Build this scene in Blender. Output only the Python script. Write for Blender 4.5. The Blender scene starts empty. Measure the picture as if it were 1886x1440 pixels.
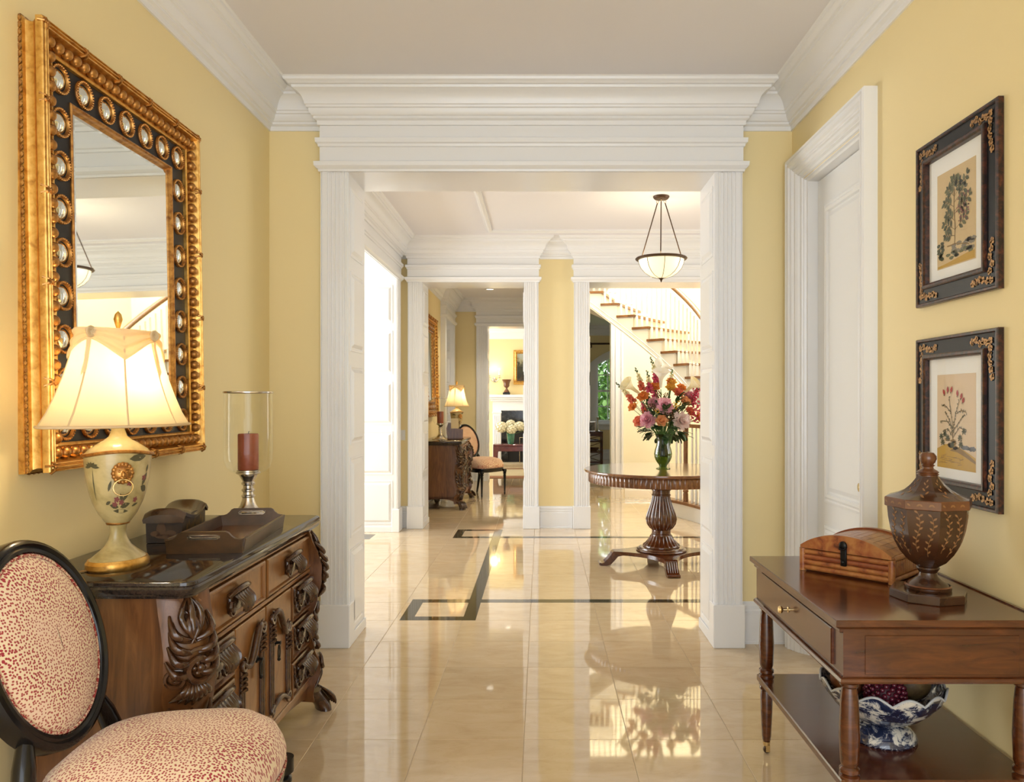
import bpy, bmesh, math, random
from mathutils import Vector, Matrix, noise
PI = math.pi
R = math.radians
sc = bpy.context.scene
col = sc.collection
rnd = random.Random(7)

# ------------------------------------------------------------------ camera
F, VX, VY, H = 1418.0, 997.0, 738.0, 1.37
cam_d = bpy.data.cameras.new('camera')
cam = bpy.data.objects.new('camera', cam_d)
col.objects.link(cam)
cam_d.sensor_width = 36
cam_d.lens = 36 * F / 1886
cam_d.shift_x = (943 - VX) / 1886
cam_d.shift_y = (VY - 720) / 1886
cam_d.clip_start = 0.05
cam.location = (0, 0, H)
cam.rotation_euler = (R(90), 0, 0)
sc.camera = cam
sc.view_settings.view_transform = 'Standard'
sc.view_settings.look = 'None'
sc.view_settings.gamma = 1
sc.view_settings.exposure = 0.22
sc.view_settings.use_curve_mapping = False

# ------------------------------------------------------------------ world and daylight
w = bpy.data.worlds.new('sky')
sc.world = w
w.use_nodes = True
w.node_tree.nodes['Background'].inputs[0].default_value = (0.86, 0.93, 1.0, 1)
w.node_tree.nodes['Background'].inputs[1].default_value = 2.8

def area(name, loc, target, sx, sy, power, color=(1, 0.97, 0.92), spread=180):
    l = bpy.data.lights.new(name, 'AREA')
    l.shape = 'RECTANGLE'
    l.size, l.size_y = sx, sy
    l.energy = power
    l.color = color
    l.spread = R(spread)
    o = bpy.data.objects.new(name, l)
    col.objects.link(o)
    o.location = loc
    o.rotation_euler = (Vector(target) - Vector(loc)).to_track_quat('-Z', 'Y').to_euler()
    return o

# daylight: the glazed entrance end behind the viewer, unseen windows assumed in the side room off the foyer and on the foyer's right side,
# an unseen skylight assumed over the stair hall, a window assumed from the fireplace room's curtain rod; each stands in its wall or ceiling plane
area('entrance_window_offscreen', (-0.05, -1.62, 1.6), (-0.05, 4, 1.6), 2.6, 2.8, 22, (0.94, 0.965, 1.0))
area('assumed_side_room_window_offscreen', (-4.12, 7.25, 1.6), (0, 7.25, 1.6), 1.9, 2.1, 115, (0.96, 0.98, 1.0))  # window assumed from the shadows on the hall's right wall
area('assumed_foyer_right_window_offscreen', (3.34, 6.3, 1.9), (0, 6.3, 1.9), 1.6, 2.0, 34, (0.94, 0.97, 1.0))  # window assumed from the bright near-left jamb; the wall here is solid
area('assumed_stairwell_skylight_offscreen', (1.6, 10.2, 5.78), (1.6, 10.2, 0), 2.4, 2.6, 300, (0.98, 0.99, 1.0))  # area light under the solid ceiling; skylight assumed from the hall's brightness
area('assumed_living_room_window_offscreen', (-2.78, 15.2, 1.7), (0, 15.2, 1.7), 1.6, 2.0, 70, (0.98, 0.985, 1.0))  # window assumed from the curtain rod; the wall here is solid
sun = bpy.data.lights.new('sun_offscreen', 'SUN')
sun.energy = 4.5
sun.angle = R(1)
sun.color = (1, 0.96, 0.88)
sun_o = bpy.data.objects.new('sun_offscreen', sun)
col.objects.link(sun_o)
sun_o.rotation_euler = Vector((0, 0.25, -0.97)).to_track_quat('-Z', 'Y').to_euler()

def at(px, py, Y):
    return Vector(((px - VX) / F * Y, Y, H - (py - VY) / F * Y))

# ------------------------------------------------------------------ mesh builder
class MB:
    def __init__(s):
        s.v, s.f, s.mi, s.cur, s.T = [], [], [], 0, None

    def add(s, vs, fs):
        o = len(s.v)
        if s.T is not None:
            vs = [s.T @ Vector(p) for p in vs]
        s.v.extend([tuple(p) for p in vs])
        for f in fs:
            s.f.append(tuple(i + o for i in f))
            s.mi.append(s.cur)
        return s

    def box(s, x0, x1, y0, y1, z0, z1, b=0.0):
        lo, hi = (x0, y0, z0), (x1, y1, z1)
        if b <= 0:
            vs = [(x, y, z) for z in (z0, z1) for y in (y0, y1) for x in (x0, x1)]
            return s.add(vs, [(0, 2, 3, 1), (4, 5, 7, 6), (0, 1, 5, 4), (2, 6, 7, 3), (0, 4, 6, 2), (1, 3, 7, 5)])
        vs, idx = [], {}
        for c in range(8):
            sg = [(c >> k) & 1 for k in range(3)]
            for ax in range(3):
                p = []
                for k in range(3):
                    e = hi[k] if sg[k] else lo[k]
                    if k != ax:
                        e += -b if sg[k] else b
                    p.append(e)
                idx[(c, ax)] = len(vs)
                vs.append(p)
        fs = []
        for ax in range(3):
            a, bb = [k for k in range(3) if k != ax]
            for sd in (0, 1):
                cs = []
                for q in ((0, 0), (1, 0), (1, 1), (0, 1)):
                    cs.append((sd << ax) | (q[0] << a) | (q[1] << bb))
                fs.append(tuple(idx[(c, ax)] for c in cs))
            for qa in (0, 1):
                for qb in (0, 1):
                    c0 = (qa << a) | (qb << bb)
                    c1 = c0 | (1 << ax)
                    fs.append((idx[(c0, a)], idx[(c1, a)], idx[(c1, bb)], idx[(c0, bb)]))
        for c in range(8):
            fs.append((idx[(c, 0)], idx[(c, 1)], idx[(c, 2)]))
        return s.add(vs, fs)

    def lathe(s, prof, n=32, c=(0, 0, 0), sx=1, sy=1, rip=None, caps=True):
        vs, fs = [], []
        for k, (r, z) in enumerate(prof):
            for i in range(n):
                a = 2 * PI * i / n
                q = r * (rip(a, k) if rip else 1)
                vs.append((c[0] + q * sx * math.cos(a), c[1] + q * sy * math.sin(a), c[2] + z))
        for k in range(len(prof) - 1):
            for i in range(n):
                j = (i + 1) % n
                fs.append((k * n + i, k * n + j, (k + 1) * n + j, (k + 1) * n + i))
        if caps:
            if prof[0][0] > 1e-5:
                fs.append(tuple(range(n - 1, -1, -1)))
            if prof[-1][0] > 1e-5:
                fs.append(tuple(range((len(prof) - 1) * n, len(prof) * n)))
        return s.add(vs, fs)

    def tube(s, pts, r, n=8, closed=False, caps=True, flat=1.0, up=None):
        pts = [Vector(p) for p in pts]
        m = len(pts)
        rs = r if isinstance(r, (list, tuple)) else [r] * m
        vs, fs = [], []
        pn = None
        for k in range(m):
            if closed:
                t = pts[(k + 1) % m] - pts[k - 1]
            else:
                t = pts[min(k + 1, m - 1)] - pts[max(k - 1, 0)]
            if t.length < 1e-9:
                t = Vector((0, 0, 1))
            t.normalize()
            if pn is None:
                u = Vector(up) if up is not None else (Vector((0, 0, 1)) if abs(t.z) < 0.9 else Vector((1, 0, 0)))
                nrm = (u - t * u.dot(t)).normalized()
            else:
                nrm = pn - t * pn.dot(t)
                nrm = nrm.normalized() if nrm.length > 1e-6 else pn
            pn = nrm
            bi = t.cross(nrm)
            for i in range(n):
                a = 2 * PI * i / n
                vs.append(pts[k] + nrm * (rs[k] * flat * math.cos(a)) + bi * (rs[k] * math.sin(a)))
        for k in range(m if closed else m - 1):
            k2 = (k + 1) % m
            for i in range(n):
                j = (i + 1) % n
                fs.append((k * n + i, k * n + j, k2 * n + j, k2 * n + i))
        if caps and not closed:
            fs.append(tuple(range(n - 1, -1, -1)))
            fs.append(tuple(range((m - 1) * n, m * n)))
        return s.add(vs, fs)

    def prism(s, poly, z0, z1, axis='z', b=0.0):
        # polygon in two axes, extruded along the third
        n = len(poly)
        def P(a, bb, c):
            return (a, bb, c) if axis == 'z' else ((a, c, bb) if axis == 'y' else (c, a, bb))
        vs = [P(p[0], p[1], z0) for p in poly] + [P(p[0], p[1], z1) for p in poly]
        fs = [tuple(range(n - 1, -1, -1)), tuple(range(n, 2 * n))]
        for i in range(n):
            j = (i + 1) % n
            fs.append((i, j, n + j, n + i))
        return s.add(vs, fs)

    def loft(s, rings, caps=True, closed=True):
        n = len(rings[0])
        vs = [p for r in rings for p in r]
        fs = []
        for k in range(len(rings) - 1):
            for i in range(n if closed else n - 1):
                j = (i + 1) % n
                fs.append((k * n + i, k * n + j, (k + 1) * n + j, (k + 1) * n + i))
        if caps and closed:
            fs.append(tuple(range(n - 1, -1, -1)))
            fs.append(tuple(range((len(rings) - 1) * n, len(rings) * n)))
        return s.add(vs, fs)

    def frame(s, x0, x1, z0, z1, prof, y=0.0, fill=False):
        # rectangular mitred frame in the XZ plane; prof = (inset, protrusion towards -y)
        vs, fs = [], []
        for (i, p) in prof:
            vs += [(x0 + i, y - p, z0 + i), (x1 - i, y - p, z0 + i), (x1 - i, y - p, z1 - i), (x0 + i, y - p, z1 - i)]
        for k in range(len(prof) - 1):
            for i in range(4):
                j = (i + 1) % 4
                fs.append((k * 4 + i, k * 4 + j, (k + 1) * 4 + j, (k + 1) * 4 + i))
        if fill:
            o = (len(prof) - 1) * 4
            fs.append((o, o + 1, o + 2, o + 3))
        return s.add(vs, fs)

    def sweep(s, path, prof, closed=False, cap=True):
        # horizontal polyline, profile (offset to the left of travel, z), mitred
        m = len(path)
        P = [Vector((p[0], p[1])) for p in path]
        vs, fs = [], []
        for k in range(m):
            a = (P[k] - P[k - 1]) if (closed or k > 0) else (P[1] - P[0])
            b = (P[(k + 1) % m] - P[k]) if (closed or k < m - 1) else (P[k] - P[k - 1])
            a.normalize(); b.normalize()
            na, nb = Vector((-a.y, a.x)), Vector((-b.y, b.x))
            mt = na + nb
            mt = mt / max(mt.length_squared, 1e-6) * 2
            for (o, z) in prof:
                vs.append((P[k].x + mt.x * o, P[k].y + mt.y * o, z))
        n = len(prof)
        for k in range(m if closed else m - 1):
            k2 = (k + 1) % m
            for i in range(n - 1):
                fs.append((k * n + i, k2 * n + i, k2 * n + i + 1, k * n + i + 1))
        if cap and not closed:
            fs.append(tuple(range(n)))
            fs.append(tuple(range((m - 1) * n, m * n)))
        return s.add(vs, fs)

    def ball(s, c, r, nu=12, nv=8, sc=(1, 1, 1)):
        vs, fs = [(c[0], c[1], c[2] - r * sc[2])], []
        for k in range(1, nv):
            t = -PI / 2 + PI * k / nv
            for i in range(nu):
                a = 2 * PI * i / nu
                vs.append((c[0] + r * sc[0] * math.cos(t) * math.cos(a), c[1] + r * sc[1] * math.cos(t) * math.sin(a), c[2] + r * sc[2] * math.sin(t)))
        vs.append((c[0], c[1], c[2] + r * sc[2]))
        for i in range(nu):
            j = (i + 1) % nu
            fs.append((0, 1 + j, 1 + i))
            for k in range(nv - 2):
                fs.append((1 + k * nu + i, 1 + k * nu + j, 1 + (k + 1) * nu + j, 1 + (k + 1) * nu + i))
            fs.append((len(vs) - 1, 1 + (nv - 2) * nu + i, 1 + (nv - 2) * nu + j))
        return s.add(vs, fs)

    def grid(s, fn, nu, nv, closed=False):
        vs = [fn(i / nu, j / nv) for j in range(nv + 1) for i in range(nu + (0 if closed else 1))]
        n = nu if closed else nu + 1
        fs = []
        for j in range(nv):
            for i in range(nu):
                i2 = (i + 1) % n
                fs.append((j * n + i, j * n + i2, (j + 1) * n + i2, (j + 1) * n + i))
        return s.add(vs, fs)

    def build(s, name, mat, parent=None, smooth=38, recalc=True):
        me = bpy.data.meshes.new(name)
        me.from_pydata(s.v, [], s.f)
        mats = mat if isinstance(mat, (list, tuple)) else [mat]
        for m in mats:
            me.materials.append(m)
        if len(mats) > 1:
            me.polygons.foreach_set('material_index', s.mi)
        if recalc:
            bm = bmesh.new()
            bm.from_mesh(me)
            bmesh.ops.recalc_face_normals(bm, faces=bm.faces)
            bm.to_mesh(me)
            bm.free()
        if smooth:
            me.polygons.foreach_set('use_smooth', [True] * len(me.polygons))
            me.set_sharp_from_angle(angle=R(smooth))
        me.update()
        o = bpy.data.objects.new(name, me)
        col.objects.link(o)
        o.parent = parent
        return o

def tag(o, label=None, cat=None, group=None, kind=None):
    if label: o['label'] = label
    if cat: o['category'] = cat
    if group: o['group'] = group
    if kind: o['kind'] = kind
    return o

def empty(name, loc=(0, 0, 0), rz=0, label=None, cat=None, group=None, kind=None):
    o = bpy.data.objects.new(name, None)
    o.empty_display_size = 0.05
    col.objects.link(o)
    o.location = loc
    o.rotation_euler = (0, 0, rz)
    return tag(o, label, cat, group, kind)

def inst(o, loc=(0, 0, 0), rot=(0, 0, 0), parent=None, scale=None):
    c = o.copy()
    col.objects.link(c)
    c.location = loc
    c.rotation_euler = rot
    if scale is not None:
        c.scale = scale if isinstance(scale, (tuple, list)) else (scale,) * 3
    if parent is not None:
        c.parent = parent
    return c

def copy_tree(o, parent=None):
    c = o.copy()
    col.objects.link(c)
    c.parent = parent
    for ch in list(o.children):
        copy_tree(ch, c)
    return c

# ------------------------------------------------------------------ materials
def _nt(name):
    m = bpy.data.materials.new(name)
    m.use_nodes = True
    return m, m.node_tree, m.node_tree.nodes['Principled BSDF']

def coords(nt, scale=(1, 1, 1), rot=(0, 0, 0), kind='Object'):
    tc = nt.nodes.new('ShaderNodeTexCoord')
    mp = nt.nodes.new('ShaderNodeMapping')
    mp.inputs['Scale'].default_value = scale
    mp.inputs['Rotation'].default_value = rot
    nt.links.new(tc.outputs[kind], mp.inputs['Vector'])
    return mp.outputs[0]

def ramp(nt, fac, stops):
    r = nt.nodes.new('ShaderNodeValToRGB')
    e = r.color_ramp.elements
    while len(e) < len(stops):
        e.new(0.5)
    for k, (p, c) in enumerate(stops):
        e[k].position = p
        e[k].color = (c[0], c[1], c[2], 1)
    nt.links.new(fac, r.inputs[0])
    return r.outputs[0]

def noise_tex(nt, vec, scale, detail=4, rough=0.55, dist=0.0):
    n = nt.nodes.new('ShaderNodeTexNoise')
    n.inputs['Scale'].default_value = scale
    n.inputs['Detail'].default_value = detail
    n.inputs['Roughness'].default_value = rough
    n.inputs['Distortion'].default_value = dist
    if vec is not None:
        nt.links.new(vec, n.inputs['Vector'])
    return n.outputs['Fac']

def bumpn(nt, p, h, strength, dist=0.002):
    b = nt.nodes.new('ShaderNodeBump')
    b.inputs['Strength'].default_value = strength
    b.inputs['Distance'].default_value = dist
    nt.links.new(h, b.inputs['Height'])
    nt.links.new(b.outputs[0], p.inputs['Normal'])

def mat(name, c, rough=0.5, metal=0.0, spec=0.5, var=None, bump=None, coat=0.0, emit=None, sheen=0.0):
    """var = (scale, stops or second colour, detail, stretch)"""
    m, nt, p = _nt(name)
    p.inputs['Base Color'].default_value = (c[0], c[1], c[2], 1)
    p.inputs['Roughness'].default_value = rough
    p.inputs['Metallic'].default_value = metal
    p.inputs['Specular IOR Level'].default_value = spec
    p.inputs['Coat Weight'].default_value = coat
    p.inputs['Coat Roughness'].default_value = 0.08
    if sheen:
        p.inputs['Sheen Weight'].default_value = sheen
    if var:
        st = var[3] if len(var) > 3 else (1, 1, 1)
        v = coords(nt, st)
        f = noise_tex(nt, v, var[0], var[2] if len(var) > 2 else 4, 0.6, 0.4)
        stops = var[1] if isinstance(var[1][0], (tuple, list)) else [(0.35, c), (0.7, var[1])]
        nt.links.new(ramp(nt, f, stops), p.inputs['Base Color'])
    if bump:
        v2 = coords(nt, bump[2] if len(bump) > 2 else (1, 1, 1))
        bumpn(nt, p, noise_tex(nt, v2, bump[0], 3), bump[1])
    if emit:
        p.inputs['Emission Color'].default_value = (*emit[0], 1)
        p.inputs['Emission Strength'].default_value = emit[1]
    return m

MT = {}
MT['wall'] = mat('yellow_wall_paint', (0.88, 0.732, 0.395), 0.55, bump=(180, 0.05))
MT['wall_cream'] = mat('cream_wall_paint', (0.86, 0.80, 0.62), 0.55)
MT['ceiling'] = mat('ceiling_paint', (0.81, 0.80, 0.835), 0.6)
MT['trim'] = mat('white_trim_paint', (0.85, 0.855, 0.865), 0.28, coat=0.15)
MT['grout'] = mat('grout', (0.52, 0.40, 0.26), 0.6)

def marble_tile():
    m, nt, p = _nt('beige_marble')
    tc = nt.nodes.new('ShaderNodeTexCoord')
    oi = nt.nodes.new('ShaderNodeObjectInfo')
    ad = nt.nodes.new('ShaderNodeVectorMath'); ad.operation = 'MULTIPLY_ADD'
    cmb = nt.nodes.new('ShaderNodeCombineXYZ')
    nt.links.new(oi.outputs['Random'], cmb.inputs[0]); nt.links.new(oi.outputs['Random'], cmb.inputs[1])
    nt.links.new(cmb.outputs[0], ad.inputs[0])
    ad.inputs[1].default_value = (37, 53, 11)
    nt.links.new(tc.outputs['Object'], ad.inputs[2])
    mp = nt.nodes.new('ShaderNodeMapping')
    mp.inputs['Scale'].default_value = (1, 2.4, 1)
    nt.links.new(ad.outputs[0], mp.inputs[0])
    f = noise_tex(nt, mp.outputs[0], 5, 6, 0.62, 0.8)
    c1 = ramp(nt, f, [(0.25, (0.60, 0.44, 0.255)), (0.5, (0.68, 0.515, 0.315)), (0.78, (0.73, 0.575, 0.375))])
    f2 = noise_tex(nt, mp.outputs[0], 42, 4, 0.7, 1.2)
    c2 = ramp(nt, f2, [(0.63, (1, 1, 1)), (0.72, (0.80, 0.70, 0.58))])
    mx = nt.nodes.new('ShaderNodeMix'); mx.data_type = 'RGBA'; mx.blend_type = 'MULTIPLY'
    mx.inputs['Factor'].default_value = 0.8
    nt.links.new(c1, mx.inputs['A']); nt.links.new(c2, mx.inputs['B'])
    hv = nt.nodes.new('ShaderNodeHueSaturation')
    mr = nt.nodes.new('ShaderNodeMapRange')
    mr.inputs['To Min'].default_value = 0.94; mr.inputs['To Max'].default_value = 1.05
    nt.links.new(oi.outputs['Random'], mr.inputs['Value'])
    nt.links.new(mr.outputs[0], hv.inputs['Value'])
    nt.links.new(mx.outputs['Result'], hv.inputs['Color'])
    nt.links.new(hv.outputs[0], p.inputs['Base Color'])
    p.inputs['Roughness'].default_value = 0.045
    p.inputs['IOR'].default_value = 1.62
    p.inputs['Coat Weight'].default_value = 0.35
    p.inputs['Coat Roughness'].default_value = 0.02
    return m
MT['tile'] = marble_tile()
MT['inlay'] = mat('dark_green_marble', (0.035, 0.030, 0.016), 0.05, spec=0.6, var=(14, (0.075, 0.06, 0.03)))

def wood(name, a, b, c, rough=0.35, scale=6, stretch=(1, 1, 8), coat=0.2):
    m, nt, p = _nt(name)
    v = coords(nt, stretch)
    f = noise_tex(nt, v, scale, 6, 0.6, 1.2)
    nt.links.new(ramp(nt, f, [(0.3, a), (0.5, b), (0.72, c)]), p.inputs['Base Color'])
    p.inputs['Roughness'].default_value = rough
    p.inputs['Coat Weight'].default_value = coat
    p.inputs['Coat Roughness'].default_value = 0.12
    return m
MT['walnut'] = wood('walnut_veneer', (0.075, 0.026, 0.006), (0.135, 0.049, 0.012), (0.20, 0.080, 0.021), 0.36, 5, (6, 6, 0.8))
MT['walnut_light'] = wood('honey_walnut', (0.15, 0.058, 0.014), (0.24, 0.097, 0.024), (0.32, 0.138, 0.038), 0.34, 5, (3, 3, 1.2))
MT['carved'] = mat('dark_carved_wood', (0.036, 0.013, 0.005), 0.24, var=(30, (0.085, 0.033, 0.011)), coat=0.5)
MT['granite'] = mat('black_granite', (0.016, 0.012, 0.010), 0.07, spec=0.6, var=(120, (0.045, 0.03, 0.022)))
MT['mahogany'] = wood('mahogany', (0.048, 0.0115, 0.003), (0.085, 0.022, 0.0055), (0.135, 0.038, 0.009), 0.2, 5, (6, 1.0, 6), 0.5)
MT['black_lacquer'] = mat('black_lacquer', (0.006, 0.005, 0.005), 0.2, spec=0.35, coat=0.12)
MT['gold'] = mat('antique_gold_leaf', (0.62, 0.34, 0.085), 0.32, 0.85, var=(34, [(0.25, (0.40, 0.18, 0.04)), (0.45, (0.66, 0.36, 0.085)), (0.75, (0.84, 0.54, 0.17))], 3), bump=(140, 0.12))
MT['gold_dark'] = mat('worn_bronze_gilt', (0.42, 0.20, 0.055), 0.34, 0.8, var=(40, [(0.3, (0.20, 0.075, 0.022)), (0.6, (0.52, 0.26, 0.07))], 4))
MT['black_paint'] = mat('ebonised_panel', (0.010, 0.010, 0.012), 0.45, spec=0.3, var=(14, (0.022, 0.021, 0.023)))
MT['mirror'] = mat('silvered_mirror', (0.84, 0.87, 0.83), 0.015, 1.0)
MT['silver'] = mat('brushed_pewter', (0.66, 0.62, 0.56), 0.24, 1.0, var=(22, [(0.3, (0.42, 0.38, 0.33)), (0.7, (0.78, 0.74, 0.68))]))
MT['brass'] = mat('brass', (0.72, 0.56, 0.30), 0.22, 1.0)
MT['bronze'] = mat('dark_bronze', (0.085, 0.05, 0.03), 0.38, 0.8)
MT['iron'] = mat('black_iron', (0.012, 0.011, 0.010), 0.4, 0.6)
MT['candle'] = mat('russet_candle_wax', (0.26, 0.055, 0.022), 0.42, var=(18, (0.36, 0.09, 0.038)))
MT['cream_paint'] = mat('cream_painted_tole', (0.52, 0.42, 0.20), 0.32, var=(12, [(0.35, (0.36, 0.28, 0.11)), (0.6, (0.55, 0.44, 0.21))]), coat=0.4)
MT['decor_green'] = mat('painted_olive_ink', (0.085, 0.075, 0.035), 0.5)
MT['decor_red'] = mat('painted_plum_ink', (0.22, 0.06, 0.055), 0.5)
MT['stairwood'] = wood('oak_tread', (0.13, 0.052, 0.02), (0.22, 0.095, 0.036), (0.30, 0.14, 0.055), 0.35, 6, (1, 1, 1))
MT['plant'] = mat('dark_leaf', (0.028, 0.065, 0.020), 0.45, var=(20, (0.06, 0.13, 0.035)))
MT['stem'] = mat('green_stem', (0.10, 0.20, 0.045), 0.5)

def fabric(name, ax):
    m, nt, p = _nt(name)
    tc = nt.nodes.new('ShaderNodeTexCoord'); sp = nt.nodes.new('ShaderNodeSeparateXYZ'); cb = nt.nodes.new('ShaderNodeCombineXYZ')
    nt.links.new(tc.outputs['Object'], sp.inputs[0])
    nt.links.new(sp.outputs[ax[0]], cb.inputs[0]); nt.links.new(sp.outputs[ax[1]], cb.inputs[1])
    v = cb.outputs[0]
    vo = nt.nodes.new('ShaderNodeTexVoronoi'); vo.voronoi_dimensions = '2D'
    vo.inputs['Scale'].default_value = 135
    vo.inputs['Randomness'].default_value = 0.8
    nt.links.new(v, vo.inputs['Vector'])
    big = noise_tex(nt, v, 7, 3)
    th = nt.nodes.new('ShaderNodeMath'); th.operation = 'MULTIPLY_ADD'
    nt.links.new(big, th.inputs[0]); th.inputs[1].default_value = 0.40; th.inputs[2].default_value = 0.12
    lt = nt.nodes.new('ShaderNodeMath'); lt.operation = 'LESS_THAN'
    nt.links.new(vo.outputs['Distance'], lt.inputs[0]); nt.links.new(th.outputs[0], lt.inputs[1])
    dot = ramp(nt, big, [(0.35, (0.42, 0.11, 0.075)), (0.6, (0.36, 0.025, 0.035))])
    base = ramp(nt, big, [(0.35, (0.82, 0.60, 0.44)), (0.65, (0.82, 0.68, 0.44))])
    mx = nt.nodes.new('ShaderNodeMix'); mx.data_type = 'RGBA'
    nt.links.new(lt.outputs[0], mx.inputs['Factor'])
    nt.links.new(base, mx.inputs['A']); nt.links.new(dot, mx.inputs['B'])
    nt.links.new(mx.outputs['Result'], p.inputs['Base Color'])
    p.inputs['Roughness'].default_value = 0.85
    p.inputs['Sheen Weight'].default_value = 0.25
    bumpn(nt, p, noise_tex(nt, v, 500, 2), 0.15)
    return m
MT['fabric'] = fabric('speckled_seat_fabric', ('X', 'Y'))
MT['fabric_back'] = fabric('speckled_back_fabric', ('Y', 'Z'))
MT['tray_wood'] = mat('olive_brown_tray', (0.050, 0.026, 0.009), 0.35, var=(12, (0.095, 0.045, 0.016)), coat=0.15)
MT['piping'] = mat('red_cream_piping', (0.62, 0.36, 0.28), 0.8, var=(160, [(0.45, (0.72, 0.55, 0.40)), (0.55, (0.33, 0.03, 0.035))], 1))

def shade_mat(name, c, amt=0.55):
    m, nt, p = _nt(name)
    nt.nodes.remove(p)
    d = nt.nodes.new('ShaderNodeBsdfDiffuse'); t = nt.nodes.new('ShaderNodeBsdfTranslucent'); x = nt.nodes.new('ShaderNodeMixShader')
    d.inputs[0].default_value = (*c, 1); t.inputs[0].default_value = (*c, 1)
    x.inputs[0].default_value = amt
    nt.links.new(d.outputs[0], x.inputs[1]); nt.links.new(t.outputs[0], x.inputs[2])
    nt.links.new(x.outputs[0], nt.nodes['Material Output'].inputs[0])
    return m
MT['shade'] = shade_mat('silk_lamp_shade', (0.88, 0.76, 0.50), 0.6)
MT['shade_trim'] = shade_mat('pleated_silk_swag', (0.82, 0.66, 0.42), 0.3)

def thin_glass(name, tint=(1, 1, 1), refl=(1, 1, 1), ior=1.45):
    m, nt, p = _nt(name)
    nt.nodes.remove(p)
    t = nt.nodes.new('ShaderNodeBsdfTransparent'); g = nt.nodes.new('ShaderNodeBsdfGlossy'); x = nt.nodes.new('ShaderNodeMixShader')
    lw = nt.nodes.new('ShaderNodeLayerWeight'); lw.inputs[0].default_value = 0.18
    fr = nt.nodes.new('ShaderNodeMath'); fr.operation = 'MULTIPLY_ADD'
    nt.links.new(lw.outputs['Facing'], fr.inputs[0]); fr.inputs[1].default_value = min(.75, (ior - 1) * 1.1); fr.inputs[2].default_value = (ior - 1) * .06
    t.inputs[0].default_value = (*tint, 1)
    g.inputs[0].default_value = (*refl, 1); g.inputs['Roughness'].default_value = 0.02
    nt.links.new(fr.outputs[0], x.inputs[0])
    nt.links.new(t.outputs[0], x.inputs[1]); nt.links.new(g.outputs[0], x.inputs[2])
    nt.links.new(x.outputs[0], nt.nodes['Material Output'].inputs[0])
    return m
MT['glass'] = thin_glass('clear_glass', (0.97, 0.98, 0.97), ior=1.28)
MT['pane'] = thin_glass('window_glass', (0.98, 0.99, 0.99), ior=1.3)
MT['picture_glass'] = thin_glass('picture_glass', (1, 1, 1), ior=1.2)
MT['green_glass'] = thin_glass('olive_green_glass', (0.33, 0.41, 0.15), ior=1.5)

# ================================================================== the place
CE = 3.11          # ceiling height
XL, XR = -1.54, 1.42
YF, YF2 = 4.36, 4.60      # wall between hall and foyer
YB, YB2 = 8.30, 8.62      # wall at the back of the foyer
FXR = 3.35

def slab(name, boxes, m, kind='structure', parent=None):
    b = MB()
    for q in boxes:
        b.box(*q)
    o = b.build(name, m, parent, smooth=0)
    if parent is None:
        o['kind'] = kind
    return o

slab('wall_left', [(XL - .2, XL, -1.6, YF, 0, CE)], MT['wall'])
slab('wall_right', [(XR, XR + .2, -1.6, 3.38, 0, CE), (XR, XR + .2, 4.17, YF, 0, CE), (XR, XR + .2, 3.38, 4.17, 2.57, CE)], MT['wall'])
slab('wall_front', [(XL - .2, -1.085, YF, YF2, 0, CE), (.977, FXR, YF, YF2, 0, CE), (-1.085, .977, YF, YF2, 2.66, CE)], MT['wall'])
slab('wall_back', [(XL, -1.35, -1.62, -1.55, 0, CE), (1.25, XR, -1.62, -1.55, 0, CE), (-1.35, 1.25, -1.62, -1.55, 3.06, CE)], MT['wall'])
slab('ceiling', [(XL - .2, FXR + .2, -1.65, 8.62, CE, CE + .1), (-2.2, .3, 8.62, 13.4, CE, CE + .1), (-3.8, -2.2, 11.2, 13.6, CE, CE + .1)], MT['ceiling'])
# foyer
slab('wall_foyer_left', [(XL - .36, XL, YF2, 4.98, 0, CE), (XL - .36, XL, 8.05, YB, 0, CE), (XL - .36, XL, 4.98, 8.05, 2.66, CE)], MT['wall'])
slab('wall_foyer_right', [(FXR, FXR + .2, YF2, 7.4, 0, CE), (FXR, FXR + .2, 7.4, 12.2, 0, 5.8)], MT['wall'])
slab('wall_far', [(XL - .3, -1.29, YB, YB2, 0, CE), (-.17, .505, YB, YB2, 0, CE), (-1.29, -.17, YB, YB2, 2.65, CE), (.505, 2.9, YB, YB2, 2.65, CE), (2.9, FXR, YB, YB2, 0, CE), (.2, FXR, YB, YB2, CE, 5.8)], MT['wall'])
# side room off the foyer, light walls
slab('wall_side_room', [(-4.2, -4.1, 4.2, 6.3, 0, CE), (-4.2, -4.1, 8.2, 8.7, 0, CE), (-4.2, -4.1, 6.3, 8.2, 0, .5), (-4.2, -4.1, 6.3, 8.2, 2.7, CE), (-4.1, -1.9, 4.3, 4.36, 0, CE), (-4.1, -1.84, 8.5, 8.6, 0, CE)], MT['wall_cream'])  # the gap is an assumed, unseen window, placed for its light
slab('ceiling_side_room', [(-4.2, -1.74, 4.2, 8.7, CE, CE + .1)], MT['ceiling'])
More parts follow.
